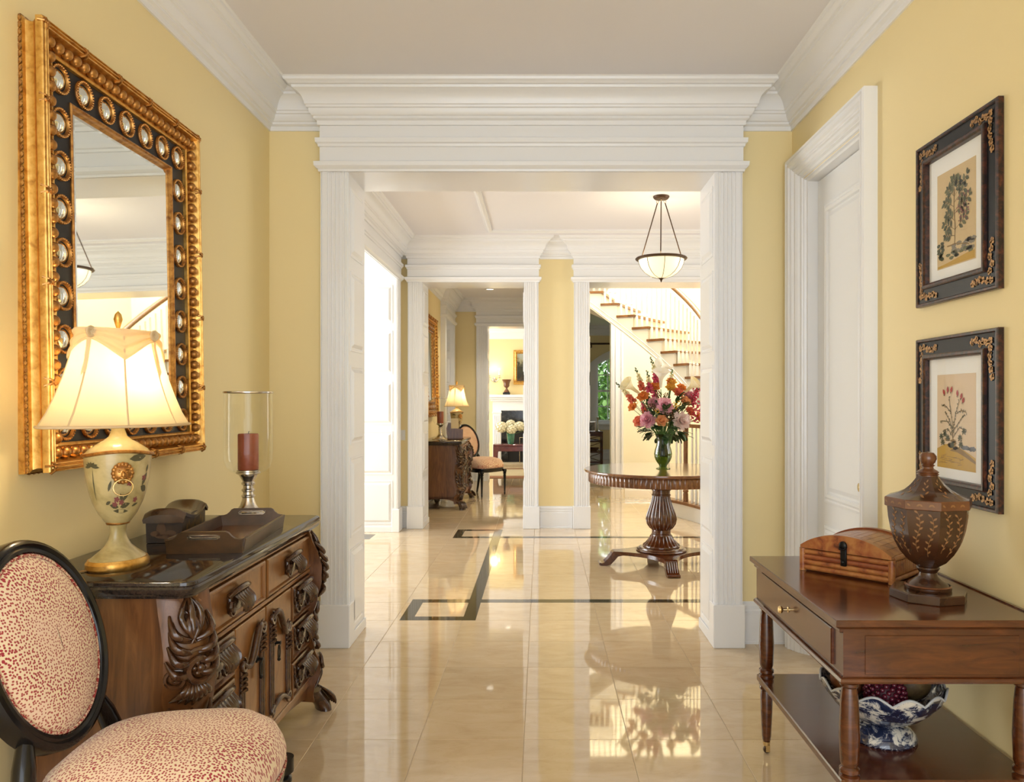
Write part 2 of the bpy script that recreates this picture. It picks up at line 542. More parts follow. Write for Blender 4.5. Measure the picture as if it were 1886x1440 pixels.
# second hall
slab('wall_hall_left', [(XL - .36, XL, YB2, 11.9, 0, CE), (XL - .36, XL, 12.95, 13.2, 0, CE), (XL - .36, XL, 11.9, 12.95, 2.66, CE)], MT['wall'])
slab('wall_hall_end', [(XL - .3, -.94, 13.2, 13.5, 0, CE), (.02, .4, 13.2, 13.5, 0, CE), (-.94, .02, 13.2, 13.5, 2.66, CE)], MT['wall'])
slab('wall_divider', [(.2, .3, YB2, 9.1, 0, 5.8), (.2, .3, 11.6, 18.0, 0, 5.8), (.2, .3, 9.1, 11.6, 2.7, 5.8)], MT['wall_cream'])  # unseen wide opening added here so stair hall daylight reaches the second hall
slab('wall_hall_side_room', [(-3.8, -3.7, 11.2, 13.6, 0, CE), (-3.7, -1.9, 11.2, 11.3, 0, CE)], MT['wall_cream'])
# living room
slab('wall_living_room', [(-3.0, .2, 16.6, 16.8, 0, CE), (-3.0, -2.8, 13.5, 16.6, 0, CE), (-3.0, -1.84, 13.4, 13.5, 0, CE)], MT['wall'])
slab('ceiling_living_room', [(-3.0, .2, 13.4, 16.8, CE, CE + .1)], MT['ceiling'])
# stair hall and the room behind it
slab('wall_stair_hall', [(1.12, FXR, 12.0, 12.2, 0, 5.8), (.3, 1.12, 12.0, 12.2, 2.75, 5.8)], MT['wall_cream'])
slab('ceiling_stair_hall', [(.2, FXR + .2, YB, 12.2, 5.8, 5.9)], MT['ceiling'])
slab('ceiling_window_room', [(.2, 4.2, 12.1, 18.2, CE, CE + .1)], MT['ceiling'])
slab('wall_window_room_right', [(3.9, 4.1, 12.2, 18.0, 0, CE)], MT['wall'])

# ---- floor: grout bed with marble tiles
floor = slab('floor', [(-4.2, 4.2, -1.65, 18.2, -.12, -.0016)], MT['grout'])
TS, TX0, TY0 = .423, -.07, 3.114
tm = MB().box(-TS / 2 + .0013, TS / 2 - .0013, -TS / 2 + .0013, TS / 2 - .0013, -.02, 0, .0007)
proto = tm.build('tile', MT['tile'], floor, smooth=0)
first = True
far_tiles = MB()
for j in range(-11, 36):
    for i in range(-10, 10):
        cx, cy = TX0 + (i + .5) * TS, TY0 + (j + .5) * TS
        near_hall = XL - .3 < cx < XR + .3 and 1.9 < cy < YF2
        foyer = -1.8 < cx < FXR and YF2 - .2 < cy < YB2
        if near_hall or foyer:
            if first:
                proto.location = (cx, cy, 0); first = False
            else:
                inst(proto, (cx, cy, 0), parent=floor)
        else:
            a = TS / 2 - .0013
            far_tiles.box(cx - a, cx + a, cy - a, cy + a, -.02, 0)
tag(far_tiles.build('tile_field', MT['tile'], floor, smooth=0), kind='stuff')

# dark border let into the foyer floor: rectangle with a square at each corner
IX0, IX1, IY0, IY1, SW = -.493, 2.468, 5.229, 7.767, .082
def strip(x0, x1, y0, y1):
    MB().box(x0, x1, y0, y1, -.01, .0006).build('inlay_strip', MT['inlay'], floor, smooth=0)
strip(IX0 + .0005, IX0 + SW, IY0 - TS, IY1 + TS)
strip(IX1 - SW, IX1 - .0005, IY0 - TS, IY1 + TS)
strip(IX0 + SW, IX1 - SW, IY0, IY0 + SW)
strip(IX0 + SW, IX1 - SW, IY1 - SW, IY1)
for sx in (0, 1):
    xa, xb = (IX0 - TS + .03, IX0) if sx == 0 else (IX1, IX1 + TS - .03)
    xo = (xa, xa + SW) if sx == 0 else (xb - SW, xb)
    strip(xa, xb, IY0, IY0 + SW); strip(xa, xb, IY0 - TS, IY0 - TS + SW); strip(xo[0], xo[1], IY0 - TS + SW, IY0)
    strip(xa, xb, IY1 - SW, IY1); strip(xa, xb, IY1 + TS - SW, IY1 + TS); strip(xo[0], xo[1], IY1, IY1 + TS - SW)
strip(-2.3, -1.62, 5.2, 5.28); strip(-2.3, -1.7, 7.62, 7.9)

# ---- mouldings
CROWN = [(0, 2.895), (.010, 2.895), (.013, 2.918), (.027, 2.926), (.027, 2.938), (.036, 2.942), (.048, 2.960), (.050, 2.974), (.058, 2.978), (.060, 2.988),
         (.066, 2.992), (.070, 3.012), (.080, 3.034), (.097, 3.052), (.118, 3.062), (.121, 3.074), (.133, 3.077), (.140, 3.086), (.152, 3.092), (.156, 3.104), (.164, CE), (0, CE)]
BASE = [(0, 0), (.026, 0), (.026, .012), (.020, .018), (.020, .165), (.014, .170), (.017, .184), (.010, .192), (.012, .212), (.005, .222), (.004, .235), (0, .235)]

def mould(name, path, prof, m=None, parent=None):
    o = MB().sweep(path, prof).build(name, m or MT['trim'], parent, smooth=28)
    if parent is None:
        o['kind'] = 'structure'
    return o
mould('trim_1', [(XR, -1.55), (XR, YF), (XL, YF), (XL, -1.55)], CROWN)
mould('trim_2', [(FXR, YF2), (FXR, YB), (XL, YB), (XL, YF2), (FXR, YF2)], CROWN)
mould('trim_3', [(.2, YB2), (.2, 13.2), (XL, 13.2), (XL, YB2)], CROWN)
mould('trim_4', [(.3, 12.2), (3.9, 12.2), (3.9, 18.0), (.3, 18.0), (.3, 12.2)], [(a, b + 0) for a, b in CROWN])
mould('trim_5', [(.2, 16.6), (-2.8, 16.6), (-2.8, 13.5)], [(0, 2.70), (.01, 2.70), (.012, 2.84), (.03, 2.86)] + [(a + .02, b) for a, b in CROWN[1:-1]] + [(0, CE)])
mould('baseboard_left', [(XL, YF), (XL, -1.55)], BASE)
mould('baseboard_right', [(XR, -1.55), (XR, 3.25)], BASE)
mould('baseboard_front', [(XR, YF), (1.12, YF)], BASE)
mould('baseboard_front_left', [(-1.22, YF), (XL, YF)], BASE)
mould('baseboard_far', [(.335, YB), (-.015, YB)], BASE)
mould('baseboard_far_left', [(-1.44, YB), (XL, YB), (XL, 8.22)], BASE)
mould('baseboard_hall_left', [(XL, 11.7), (XL, YB2)], BASE)
mould('baseboard_hall_end', [(-1.12, 13.2), (XL, 13.2), (XL, 13.1)], BASE)
mould('baseboard_stair_hall', [(FXR, 12.0), (1.3, 12.0)], BASE)
mould('baseboard_window_room', [(3.9, 18.0), (.3, 18.0)], BASE)
mould('baseboard_living_room', [(-1.2, 16.6), (-2.8, 16.6)], BASE)
# raised rectangle on the foyer ceiling
b = MB()
b.T = Matrix.Translation((0, 0, CE)) @ Matrix.Rotation(R(-90), 4, 'X') @ Matrix.Identity(4)
o = MB()
prof = [(0, 0), (0, .012), (.012, .018), (.022, .030), (.034, .030), (.044, .020), (.060, .014), (.060, 0)]
vs, fs = [], []
for (i, p) in prof:
    vs += [(-.56 + i, 5.1 + i, CE - p), (2.55 - i, 5.1 + i, CE - p), (2.55 - i, 7.88 - i, CE - p), (-.56 + i, 7.88 - i, CE - p)]
for k in range(len(prof) - 1):
    for i in range(4):
        j = (i + 1) % 4
        fs.append((k * 4 + i, k * 4 + j, (k + 1) * 4 + j, (k + 1) * 4 + i))
o.add(vs, fs)
o.build('trim_6', MT['trim'])['kind'] = 'structure'

# ---- cased openings: fluted pilasters, panelled jambs, entablature running into the crown
ENT = [(.000, 2.640), (.010, 2.640), (.012, 2.652), (.020, 2.656), (.030, 2.668), (.032, 2.690), (.004, 2.700), (.004, 2.775), (.012, 2.779), (.014, 2.792), (.024, 2.798), (.026, 2.822), (.004, 2.830), (.004, 2.893)]
ENTC = ENT + [(a + .004, z) for a, z in CROWN[1:-1]] + [(-.02, CE), (-.02, 2.640)]
PANEL = [(0, -.001), (0, .004), (.010, .004), (.016, -.0005), (.022, .0005), (.040, .012), (.046, .012)]
JP = [(.085, .535), (.60, 1.05), (1.12, 1.57), (1.65, 2.10), (2.18, 2.575)]

def opening(n, x0, x1, T, loc, rz, pw=.15, pd=.09, zs=2.64, wall_jamb=.0, panels=True, plinths=True):
    root = empty('trim_%d' % n, loc, rz, kind='structure')
    for sgn, xe in ((-1, x0), (1, x1)):
        # pilaster cross-section from the opening outwards
        q = [(0, 0.0), (0, -pd + .010), (.004, -pd + .010), (.004, -pd), (.014, -pd), (.016, -pd + .004), (.020, -pd + .004), (.022, -pd)]
        for c in (.040, .062, .084, .106):
            s = pw / .15
            q += [((c - .009) * s, -pd), ((c - .006) * s, -pd + .005), ((c + .005) * s, -pd + .005), ((c + .008) * s, -pd)]
        q += [(pw - .012, -pd), (pw - .010, -pd + .006), (pw - .006, -pd + .006), (pw - .004, -pd), (pw, -pd), (pw, 0)]
        pts = [(xe + sgn * max(a, .002), bb) for a, bb in q]
        pl = MB().prism(pts, .23, zs + .001).build('pilaster', MT['trim'], root, smooth=20)
        if plinths:
            MB().box(min(xe - sgn * .012, xe + sgn * (pw + .012)), max(xe - sgn * .012, xe + sgn * (pw + .012)), -pd - .014, .02, 0, .24, .004).build('plinth', MT['trim'], pl, smooth=0)
        jb = MB().box(min(xe, xe + sgn * .03), max(xe, xe + sgn * .03), -pd + .012, T - .0005, 0, zs).build('jamb', MT['trim'], root, smooth=0)
        if panels:
            for (z0, z1) in JP:
                p = MB()
                y0, y1 = -pd + .055, T - .05
                if sgn < 0:   # faces +x
                    p.T = Matrix.Translation((xe, 0, 0)) @ Matrix.Rotation(R(90), 4, 'Z')
                    p.frame(y0, y1, z0, z1, PANEL, 0, True)
                else:         # faces -x
                    p.T = Matrix.Translation((xe, 0, 0)) @ Matrix.Rotation(R(-90), 4, 'Z')
                    p.frame(-y1, -y0, z0, z1, PANEL, 0, True)
                p.build('panel', MT['trim'], jb, smooth=0)
            MB().box(min(xe - sgn * .010, xe), max(xe - sgn * .010, xe), -pd + .02, T, 0, .06, .003).build('jamb_foot', MT['trim'], jb, smooth=0)
    MB().box(x0 - .03, x1 + .03, -pd + .004, T - .001, zs - .001, zs + .04).build('soffit', MT['trim'], root, smooth=0)
    MB().sweep([(x1 + pw, .0), (x1 + pw, -pd), (x0 - pw, -pd), (x0 - pw, .0)], ENTC).build('entablature', MT['trim'], root, smooth=28)
    # plain casing on the other face of the wall
    for sgn, xe in ((-1, x0), (1, x1)):
        MB().box(min(xe + sgn * .002, xe + sgn * pw), max(xe + sgn * .002, xe + sgn * pw), T - .07, T + .001, 0, zs, .004).build('casing', MT['trim'], root, smooth=0)
    MB().box(x0 - pw, x1 + pw, T - .07, T + .001, zs + .002, zs + .2, .004).build('head_casing', MT['trim'], root, smooth=0)
    return root

opening(11, -1.0725, .964, .31, (0, YF, 0), 0, .152, .09)
opening(12, -1.275, -.185, .39, (0, YB, 0), 0, .155, .06)
opening(13, .515, 2.88, .39, (0, YB, 0), 0, .165, .06)
opening(14, 5.0, 8.03, .42, (XL, 0, 0), R(90), .165, .045)
opening(15, 11.92, 12.93, .42, (XL, 0, 0), R(90), .165, .075)
opening(16, -.92, .0, .36, (0, 13.2, 0), 0, .19, .06)

# casing of the room behind the stair hall
cs = empty('trim_17', (0, 12.0, 0), kind='structure')
for k, (a, bb, d) in enumerate(((1.10, 1.15, .03), (1.15, 1.17, .055), (1.17, 1.24, .035), (1.24, 1.275, .065))):
    MB().box(a, bb, -d, .02, 0, 2.9, .004).build('casing_board', MT['trim'], cs, smooth=0)
MB().box(1.085, 1.115, -.02, .22, 0, 2.75).build('jamb', MT['trim'], cs, smooth=0)
MB().box(.3, 1.28, -.05, .02, 2.75, 2.9, .004).build('head_casing', MT['trim'], cs, smooth=0)

# ---- panelled door in the hall's side wall
door = empty('door_1', (XR, 0, 0), R(-90), kind='structure')     # local x = -Y, -y = into the room
def ucase(b, xo0, xo1, zt, prof):
    vs, fs = [], []
    for (i, p) in prof:
        vs += [(xo0 + i, -p, 0), (xo0 + i, -p, zt - i), (xo1 - i, -p, zt - i), (xo1 - i, -p, 0)]
    for k in range(len(prof) - 1):
        for i in range(3):
            fs.append((k * 4 + i, k * 4 + i + 1, (k + 1) * 4 + i + 1, (k + 1) * 4 + i))
    return b.add(vs, fs)
ucase(MB(), -4.295, -3.25, 2.70, [(0, -.02), (0, .058), (.006, .064), (.016, .064), (.020, .056), (.028, .056), (.032, .062), (.044, .060), (.052, .050), (.060, .048), (.064, .042), (.072, .044), (.076, .036), (.090, .034), (.098, .024), (.104, .026), (.110, .014), (.122, .010), (.126, .0), (.134, .0), (.138, -.012), (.148, -.016), (.150, -.08)]).build('casing', MT['trim'], door, smooth=25)
leaf = MB().box(-4.142, -3.403, .068, .11, .008, 2.547, .002).build('door_leaf', MT['trim'], door, smooth=0)
DP = [(0, -.001), (0, .006), (.012, .010), (.020, .006), (.032, .014), (.046, .012), (.052, -.001), (.060, -.001), (.085, .010), (.09, .010)]
for (z0, z1) in ((.22, .72), (.84, 2.40)):
    MB().frame(-4.035, -3.51, z0, z1, DP, .068, True).build('panel', MT['trim'], leaf, smooth=20)
kb = MB(); kb.T = Matrix.Translation((-3.46, .068, .98)) @ Matrix.Rotation(R(90), 4, 'X')
kb.lathe([(.026, 0), (.026, .004), (.010, .008), (.009, .03), (.02, .036), (.026, .048), (.02, .06), (0, .063)], 20)
kb.build('knob', MT['brass'], leaf)

# ---- light switch on the sliver of wall at the back of the foyer
sw = empty('switch_plate', (-1.494, YB, 1.0), 0, 'white light switch plate on the yellow wall beside the second hall doorway', 'switch')
MB().box(-.028, .028, -.006, 0, -.055, .055, .002).build('plate', MT['trim'], sw, smooth=0)
MB().box(-.006, .006, -.014, -.005, -.014, .014, .002).build('toggle', MT['trim'], sw, smooth=0)

# ---- recessed ceiling lights
glow = mat('lit_downlight_lens', (1, .95, .85), .5, emit=((1, .92, .78), 2.5))
def downlight(x, y, lab, power):
    r = empty('recessed_downlight', (x, y, CE), 0, lab, 'ceiling light')
    MB().lathe([(.058, .0), (.075, -.001), (.082, -.004), (.08, -.006), (.06, -.006), (.056, -.002)], 28, caps=False).build('trim_ring', MT['trim'], r)
    MB().lathe([(.056, -.0015), (.0, -.0015)], 24, caps=False).build('lens', glow, r)
    l = bpy.data.lights.new('downlight_bulb', 'SPOT'); l.energy = power; l.spot_size = R(110); l.spot_blend = .6; l.shadow_soft_size = .05; l.color = (1, .9, .74)
    lo = bpy.data.objects.new('downlight_bulb', l); col.objects.link(lo); lo.parent = r; lo.location = (0, 0, -.012)
downlight(-.80, 12.0, 'round white recessed ceiling light in the second hall near the fireplace room', 60)
downlight(-.66, 15.2, 'round white recessed ceiling light in the fireplace room', 30)

# ---- arched window at the end of the room behind the stairs
WX0, WX1, WZ0, WZS = 1.27, 2.77, .86, 2.22       # daylight opening, arch springs at WZS
RISE = .24
def arch(x0, x1, zs, rise, n=20):
    hw = (x1 - x0) / 2; rad = (hw * hw + rise * rise) / (2 * rise); cx = (x0 + x1) / 2; cz = zs + rise - rad
    a = math.asin(hw / rad)
    return [(cx + rad * math.sin(-a + 2 * a * i / n), cz + rad * math.cos(-a + 2 * a * i / n)) for i in range(n + 1)]
wb = MB()
wb.box(.2, WX0 - .02, 18.0, 18.2, 0, CE).box(WX1 + .02, 4.2, 18.0, 18.2, 0, CE).box(WX0 - .02, WX1 + .02, 18.0, 18.2, 0, WZ0 - .02)
ar = arch(WX0 - .02, WX1 + .02, WZS, RISE + .01)
for k in range(len(ar) - 1):
    wb.prism([ar[k], ar[k + 1], (ar[k + 1][0], CE), (ar[k][0], CE)], 18.0, 18.2, 'y')
wb.build('wall_window_room', MT['wall'], smooth=0)['kind'] = 'structure'
win = empty('window_1', (0, 18.0, 0), kind='structure')
def arch_band(name, o_out, o_in, y0, y1, parent):
    A = [(WX0 - o_out, WZ0 - o_out)] + arch(WX0 - o_out, WX1 + o_out, WZS, RISE + o_out * .9) + [(WX1 + o_out, WZ0 - o_out)]
    B = [(WX0 - o_in, WZ0 - o_in)] + arch(WX0 - o_in, WX1 + o_in, WZS, RISE + o_in * .9) + [(WX1 + o_in, WZ0 - o_in)]
    b = MB(); n = len(A)
    vs = [(p[0], y0, p[1]) for p in A] + [(p[0], y0, p[1]) for p in B] + [(p[0], y1, p[1]) for p in A] + [(p[0], y1, p[1]) for p in B]
    fs = []
    for i in range(n):
        j = (i + 1) % n
        fs += [(i, j, n + j, n + i), (2 * n + i, 3 * n + i, 3 * n + j, 2 * n + j), (i, 2 * n + i, 2 * n + j, j), (n + i, n + j, 3 * n + j, 3 * n + i)]
    return b.add(vs, fs).build(name, MT['trim'], parent, smooth=30)
arch_band('outer_casing', .16, .09, -.05, .0, win)
arch_band('inner_casing', .09, -.01, -.035, .1, win)
arch_band('sash_frame', -.01, -.06, .04, .09, win)
MB().box(WX0 - .22, WX1 + .22, -.09, .1, WZ0 - .06, WZ0 - .015, .006).build('window_sill', MT['trim'], win, smooth=0)
MB().box(WX0 - .17, WX1 + .17, -.04, .0, WZ0 - .17, WZ0 - .06, .006).build('sill_apron', MT['trim'], win, smooth=0)
xs = [WX0 + .06 + (WX1 - WX0 - .12) * k / 6 for k in range(7)]
for k in range(1, 6):
    MB().box(xs[k] - .011, xs[k] + .011, .045, .085, WZ0 + .05, 2.44, .002).build('glazing_bar', MT['trim'], win, smooth=0)
zr = [WZ0 + .05, 1.235, 1.60, 1.975, 2.44]
for k in range(1, 4):
    hb = .024 if k == 2 else .011
    MB().box(WX0 + .05, WX1 - .05, .046, .086, zr[k] - hb, zr[k] + hb, .002).build('glazing_bar', MT['trim'], win, smooth=0)
for i in range(6):
    for k in range(4):
        MB().box(xs[i] + .008, xs[i + 1] - .008, .062, .067, zr[k] + .008, zr[k + 1] - .008).build('pane', MT['pane'], win, smooth=0)

# ================================================================== wall mirror
def make_mirror():
    W, Hh = 1.055, 1.357
    root = empty('wall_mirror')
    fr = MB()
    fr.frame(0, W, 0, Hh, [(0, 0), (0, .016), (.003, .018), (.003, .030), (.012, .034), (.016, .046), (.016, .056), (.010, .066), (.003, .070), (.003, .086),
                           (.005, .091), (.008, .092), (.0105, .086), (.0125, .086), (.0155, .094), (.0195, .094), (.022, .087), (.024, .087), (.027, .093), (.030, .092), (.032, .086), (.033, .080),
                           (.037, .074), (.043, .064), (.074, .062), (.078, .068), (.083, .069), (.087, .064), (.088, .046)])
    fr.build('outer_frame', MT['gold'], root, smooth=30)
    # carved leaf edge along the outer side
    ce = MB()
    def zig(p0, p1, nrm):
        p0, p1 = Vector(p0), Vector(p1); n = int((p1 - p0).length / .021); d = (p1 - p0) / n; nv = Vector(nrm)
        for k in range(n):
            a = p0 + d * k; y = Vector((0, -1, 0))
            vs = [a, a + d, a + d * .5 + y * .012, a + d * .5 + y * .006 + nv * .006, a + d * .1 + y * .009 + nv * .003, a + d * .9 + y * .009 + nv * .003]
            ce.add(vs, [(0, 4, 3), (0, 3, 1), (1, 3, 5), (4, 2, 3), (3, 2, 5)])
    zig((.002, -.018, Hh), (.002, -.018, 0), (-1, 0, 0)); zig((W - .002, -.018, 0), (W - .002, -.018, Hh), (1, 0, 0))
    zig((0, -.018, .002), (W, -.018, .002), (0, 0, -1)); zig((W, -.018, Hh - .002), (0, -.018, Hh - .002), (0, 0, 1))
    ce.build('carved_edge', MT['gold_dark'], root, smooth=0)
    # ribbon ties wrapped round the reeding
    tie = MB()
    for a in (-1, 1):
        tie.tube([(-.016, -.078 , a * -.012), (-.010, -.094, a * -.006), (0, -.0965, 0), (.010, -.094, a * .006), (.017, -.080, a * .012)], .0042, 6)
    tie.ball((0, -.098, 0), .005, 8, 6)
    tie_o = tie.build('ribbon_tie', MT['gold_dark'], root)
    tie_o.location = (.0195, 0, Hh * .2)
    spots = [(.0195, z, 0) for z in (Hh * .42, Hh * .62, Hh * .82)] + [(W - .0195, z, 0) for z in (Hh * .2, Hh * .42, Hh * .62, Hh * .82)]
    spots += [(x, .0195, 90) for x in (.22, .42, .63, .84)] + [(x, Hh - .0195, 90) for x in (.22, .42, .63, .84)]
    for (x, z, r) in spots:
        inst(tie_o, (x, 0, z), (0, R(r), 0), root)
    for (x, z) in ((.0195, .0195), (W - .0195, .0195), (.0195, Hh - .0195), (W - .0195, Hh - .0195)):
        inst(tie_o, (x, 0, z), (0, R(45), 0), root)
    # gilt beads
    bead = MB().ball((0, 0, 0), .0180, 16, 10).build('bead', MT['gold_dark'], root, smooth=180)
    i = .058
    n1, n2 = 21, 28
    pos = [(i + (W - 2 * i) * k / n1, i) for k in range(n1 + 1)] + [(i + (W - 2 * i) * k / n1, Hh - i) for k in range(n1 + 1)]
    pos += [(i, i + (Hh - 2 * i) * k / n2) for k in range(1, n2)] + [(W - i, i + (Hh - 2 * i) * k / n2) for k in range(1, n2)]
    bead.location = (pos[0][0], -.0745, pos[0][1])
    for (x, z) in pos[1:]:
        inst(bead, (x, -.0745, z), parent=root)
    # black band
    MB().frame(0, W, 0, Hh, [(.085, .0), (.085, .052), (.195, .052), (.195, .0)]).build('black_panel', MT['black_paint'], root, smooth=0)
    MB().frame(0, W, 0, Hh, [(.190, .0), (.190, .056), (.193, .060), (.197, .060), (.201, .055), (.202, .02)]).build('sight_fillet', MT['gold_dark'], root, smooth=30)
    # convex roundels
    ring = MB()
    def put(b, prof, n):
        b.T = Matrix.Rotation(R(90), 4, 'X'); b.lathe(prof, n, caps=False); b.T = None
    put(ring, [(.0465, .0), (.0465, .004), (.0435, .008), (.0385, .009), (.036, .004), (.035, -.012)], 28)
    for k in range(30):
        a = 2 * PI * k / 30
        ring.ball((.0430 * math.cos(a), -.0085, .0430 * math.sin(a)), .0038, 6, 4)
    ring_o = ring.build('roundel', MT['gold_dark'], root)
    lens = MB(); put(lens, [(.036, -.006), (.031, .0), (.022, .006), (.011, .009), (0, .010)], 24)
    lens_o = lens.build('convex_mirror', MT['mirror'], ring_o, smooth=180)
    m = .138
    rp = [(m + (W - 2 * m) * k / 6, m) for k in range(7)] + [(m + (W - 2 * m) * k / 6, Hh - m) for k in range(7)]
    rp += [(m, m + (Hh - 2 * m) * k / 8) for k in range(1, 8)] + [(W - m, m + (Hh - 2 * m) * k / 8) for k in range(1, 8)]
    ring_o.location = (rp[0][0], -.052, rp[0][1])
    for (x, z) in rp[1:]:
        c = inst(ring_o, (x, -.052, z), parent=root)
        inst(lens_o, parent=c)
    # bevelled plate
    MB().frame(.20, W - .20, .20, Hh - .20, [(0, .042), (.026, .047)], 0, True).build('mirror_glass', MT['mirror'], root, smooth=0)
    return root
mirror = make_mirror()
mirror.location = (XL + .002, 2.265, 1.153)
mirror.rotation_euler = (R(-1.0), 0, R(90))
tag(mirror, 'large gilt beaded mirror with convex roundels above the carved sideboard holding the tray', 'mirror')
mirror2 = copy_tree(mirror)
mirror2.location = (XL + .002, 9.86, 1.153)
tag(mirror2, 'gilt beaded mirror hanging in the second hall beyond the foyer', 'mirror')

# ================================================================== carved sideboard
def spiral(cx, cz, r0, r1, a0, a1, n=26):
    return [(cx + (r0 + (r1 - r0) * k / n) * math.cos(a0 + (a1 - a0) * k / n), cz + (r0 + (r1 - r0) * k / n) * math.sin(a0 + (a1 - a0) * k / n)) for k in range(n + 1)]

def taper(n, r, lo=.25, hi=.35):
    return [r * min(1, lo + (1 - lo) * (k / (n * .3 + 1e-6)), hi + (1 - hi) * ((n - 1 - k) / (n * .4 + 1e-6))) for k in range(n)]

def make_sideboard():
    L, D, T = 1.27, .53, .86
    root = empty('carved_sideboard')
    # top slab with clipped, rounded corners and a moulded edge (three outline steps)
    def outline(o):
        c = .075
        return [(-o + c * .5, -o), (-o + c * .22, -o + c * .08), (-o + c * .08, -o + c * .22), (-o, -o + c * .5), (-o, D), (L + o, D), (L + o, -o + c * .5), (L + o - c * .08, -o + c * .22), (L + o - c * .22, -o + c * .08), (L + o - c * .5, -o)]
    rings = [[(x, y, z) for x, y in outline(o)] for (o, z) in ((-.014, T - .052), (-.012, T - .046), (-.002, T - .042), (.004, T - .032), (.006, T - .022), (.002, T - .016), (.004, T - .012), (.003, T - .004), (-.003, T))]
    MB().loft(rings).build('granite_top', MT['granite'], root, smooth=30)
    # carcase with shaped apron
    body = MB()
    body.box(.045, L - .045, .045, D - .005, .13, T - .05)
    # apron of the near and far ends and the front, scooped between the feet
    def scoop(a, b, n=14):
        return [(a + (b - a) * k / n, .13 - .055 * (1 - math.sin(PI * k / n)) ** 1.5) for k in range(n + 1)]
    for (x0, x1) in ((.045, .065), (L - .065, L - .045)):
        pts = scoop(.06, D - .01); body.prism([(.06, .16)] + pts + [(D - .01, .16)], x0, x1, 'x')
    pts = scoop(.07, L - .07, 24); body.prism([(.07, .16)] + pts + [(L - .07, .16)], .028, .05, 'y')
    body.build('carcase', MT['walnut'], root, smooth=0)
    MB().box(.075, L - .075, .022, .05, T - .062, T - .05).box(.075, L - .075, .018, .05, T - .232, T - .218, .003).box(.075, L - .075, .018, .05, .135, .165, .004).build('front_rail', MT['walnut_light'], root, smooth=0)
    # shell pull used on every drawer
    sh = MB()
    def shell(u, v):
        x = (u - .5) * 2; t = v * PI * .62
        rid = .0045 * math.cos(x * PI * 6.5) * math.sin(min(1, v * 1.4) * PI * .5)
        wv = .062 * (1 - .22 * v) * (1 - .1 * abs(x))
        return (x * wv, -(.012 + (.030 + rid) * math.sin(t)) , .030 - .062 * v * (1 - .25 * x * x) + rid * .5)
    sh.grid(shell, 40, 8)
    sh.tube([(-.066, -.010, .022), (-.045, -.022, .036), (-.015, -.026, .040), (.015, -.026, .040), (.045, -.022, .036), (.066, -.010, .022)], [.005, .008, .009, .009, .008, .005], 8)
    for s in (-1, 1):
        sh.tube([(s * (.050 + .016 * math.cos(a * .8)), -.014, -.008 + .018 * math.sin(a * .8) - .004 * a * .3) for a in range(0, 9)], [.007, .007, .0065, .006, .0055, .005, .0045, .004, .003], 6)
    sh.box(-.055, .055, -.014, .004, -.03, .03, .006)
    pull_src = None
    def pull(parent, x, z, scale=1.0):
        nonlocal pull_src
        if pull_src is None:
            pull_src = sh.build('shell_pull', MT['carved'], parent, smooth=50); o = pull_src
            o.location = (x, 0, z)
            o.scale = (scale,) * 3
        else:
            o = inst(pull_src, (x, 0, z), (0, 0, 0), parent, scale)
        return o
    FR = [(0, -.02), (0, .006), (.005, .010), (.011, .010), (.016, .002), (.022, .002)]
    # two long drawers above
    for (x0, x1) in ((.085, .625), (.645, L - .085)):
        d = empty('drawer', (0, .024, 0)); d.parent = root
        MB().frame(x0, x1, T - .212, T - .07, FR, 0, True).build('drawer_front', MT['walnut_light'], d, smooth=0)
        pl = pull(d, (x0 + x1) / 2, T - .142, 1.15); pl.location.y = -.004
    # three small drawers each side
    src_relief = None
    for (x0, x1) in ((.085, .345), (.925, L - .085)):
        for k in range(3):
            z1 = T - .24 - k * .155; z0 = z1 - .145
            d = empty('drawer', (0, .024, 0)); d.parent = root
            MB().frame(x0, x1, z0, z1, FR, 0, True).build('drawer_front', MT['walnut'], d, smooth=0)
            pl = pull(d, (x0 + x1) / 2 + .004, z1 - .052, 1.25); pl.location.y = -.002
            rl = MB()
            xm = (x0 + x1) / 2
            for s in (-1, 1):
                q = spiral(s * .052, -.042, .034, .006, R(100) if s > 0 else R(80), R(100) - s * R(520) if s > 0 else R(80) + R(520), 26)
                rl.tube([(a, -.006 - .004 * math.sin(k2 / 26 * PI), c) for k2, (a, c) in enumerate(q)], taper(27, .0062), 6)
                rl.tube([(s * (.012 + .02 * t), -.008, -.02 - .038 * t + .02 * t * t) for t in [j / 6 for j in range(7)]], taper(7, .008), 6)
                for j in range(3):
                    rl.tube([(s * (.085 + .006 * j), -.006, -.03 + .02 * j), (s * (.096 + .004 * j), -.010, -.018 + .022 * j), (s * (.1 + .002 * j), -.006, .0 + .022 * j)], [.003, .0055, .002], 6)
            rl.ball((0, -.008, -.046), .012, 10, 6, (1, .7, 1.3))
            ro = rl.build('scroll_relief', MT['carved'], d, smooth=60)
            ro.location = (xm, 0, z1 - .052)
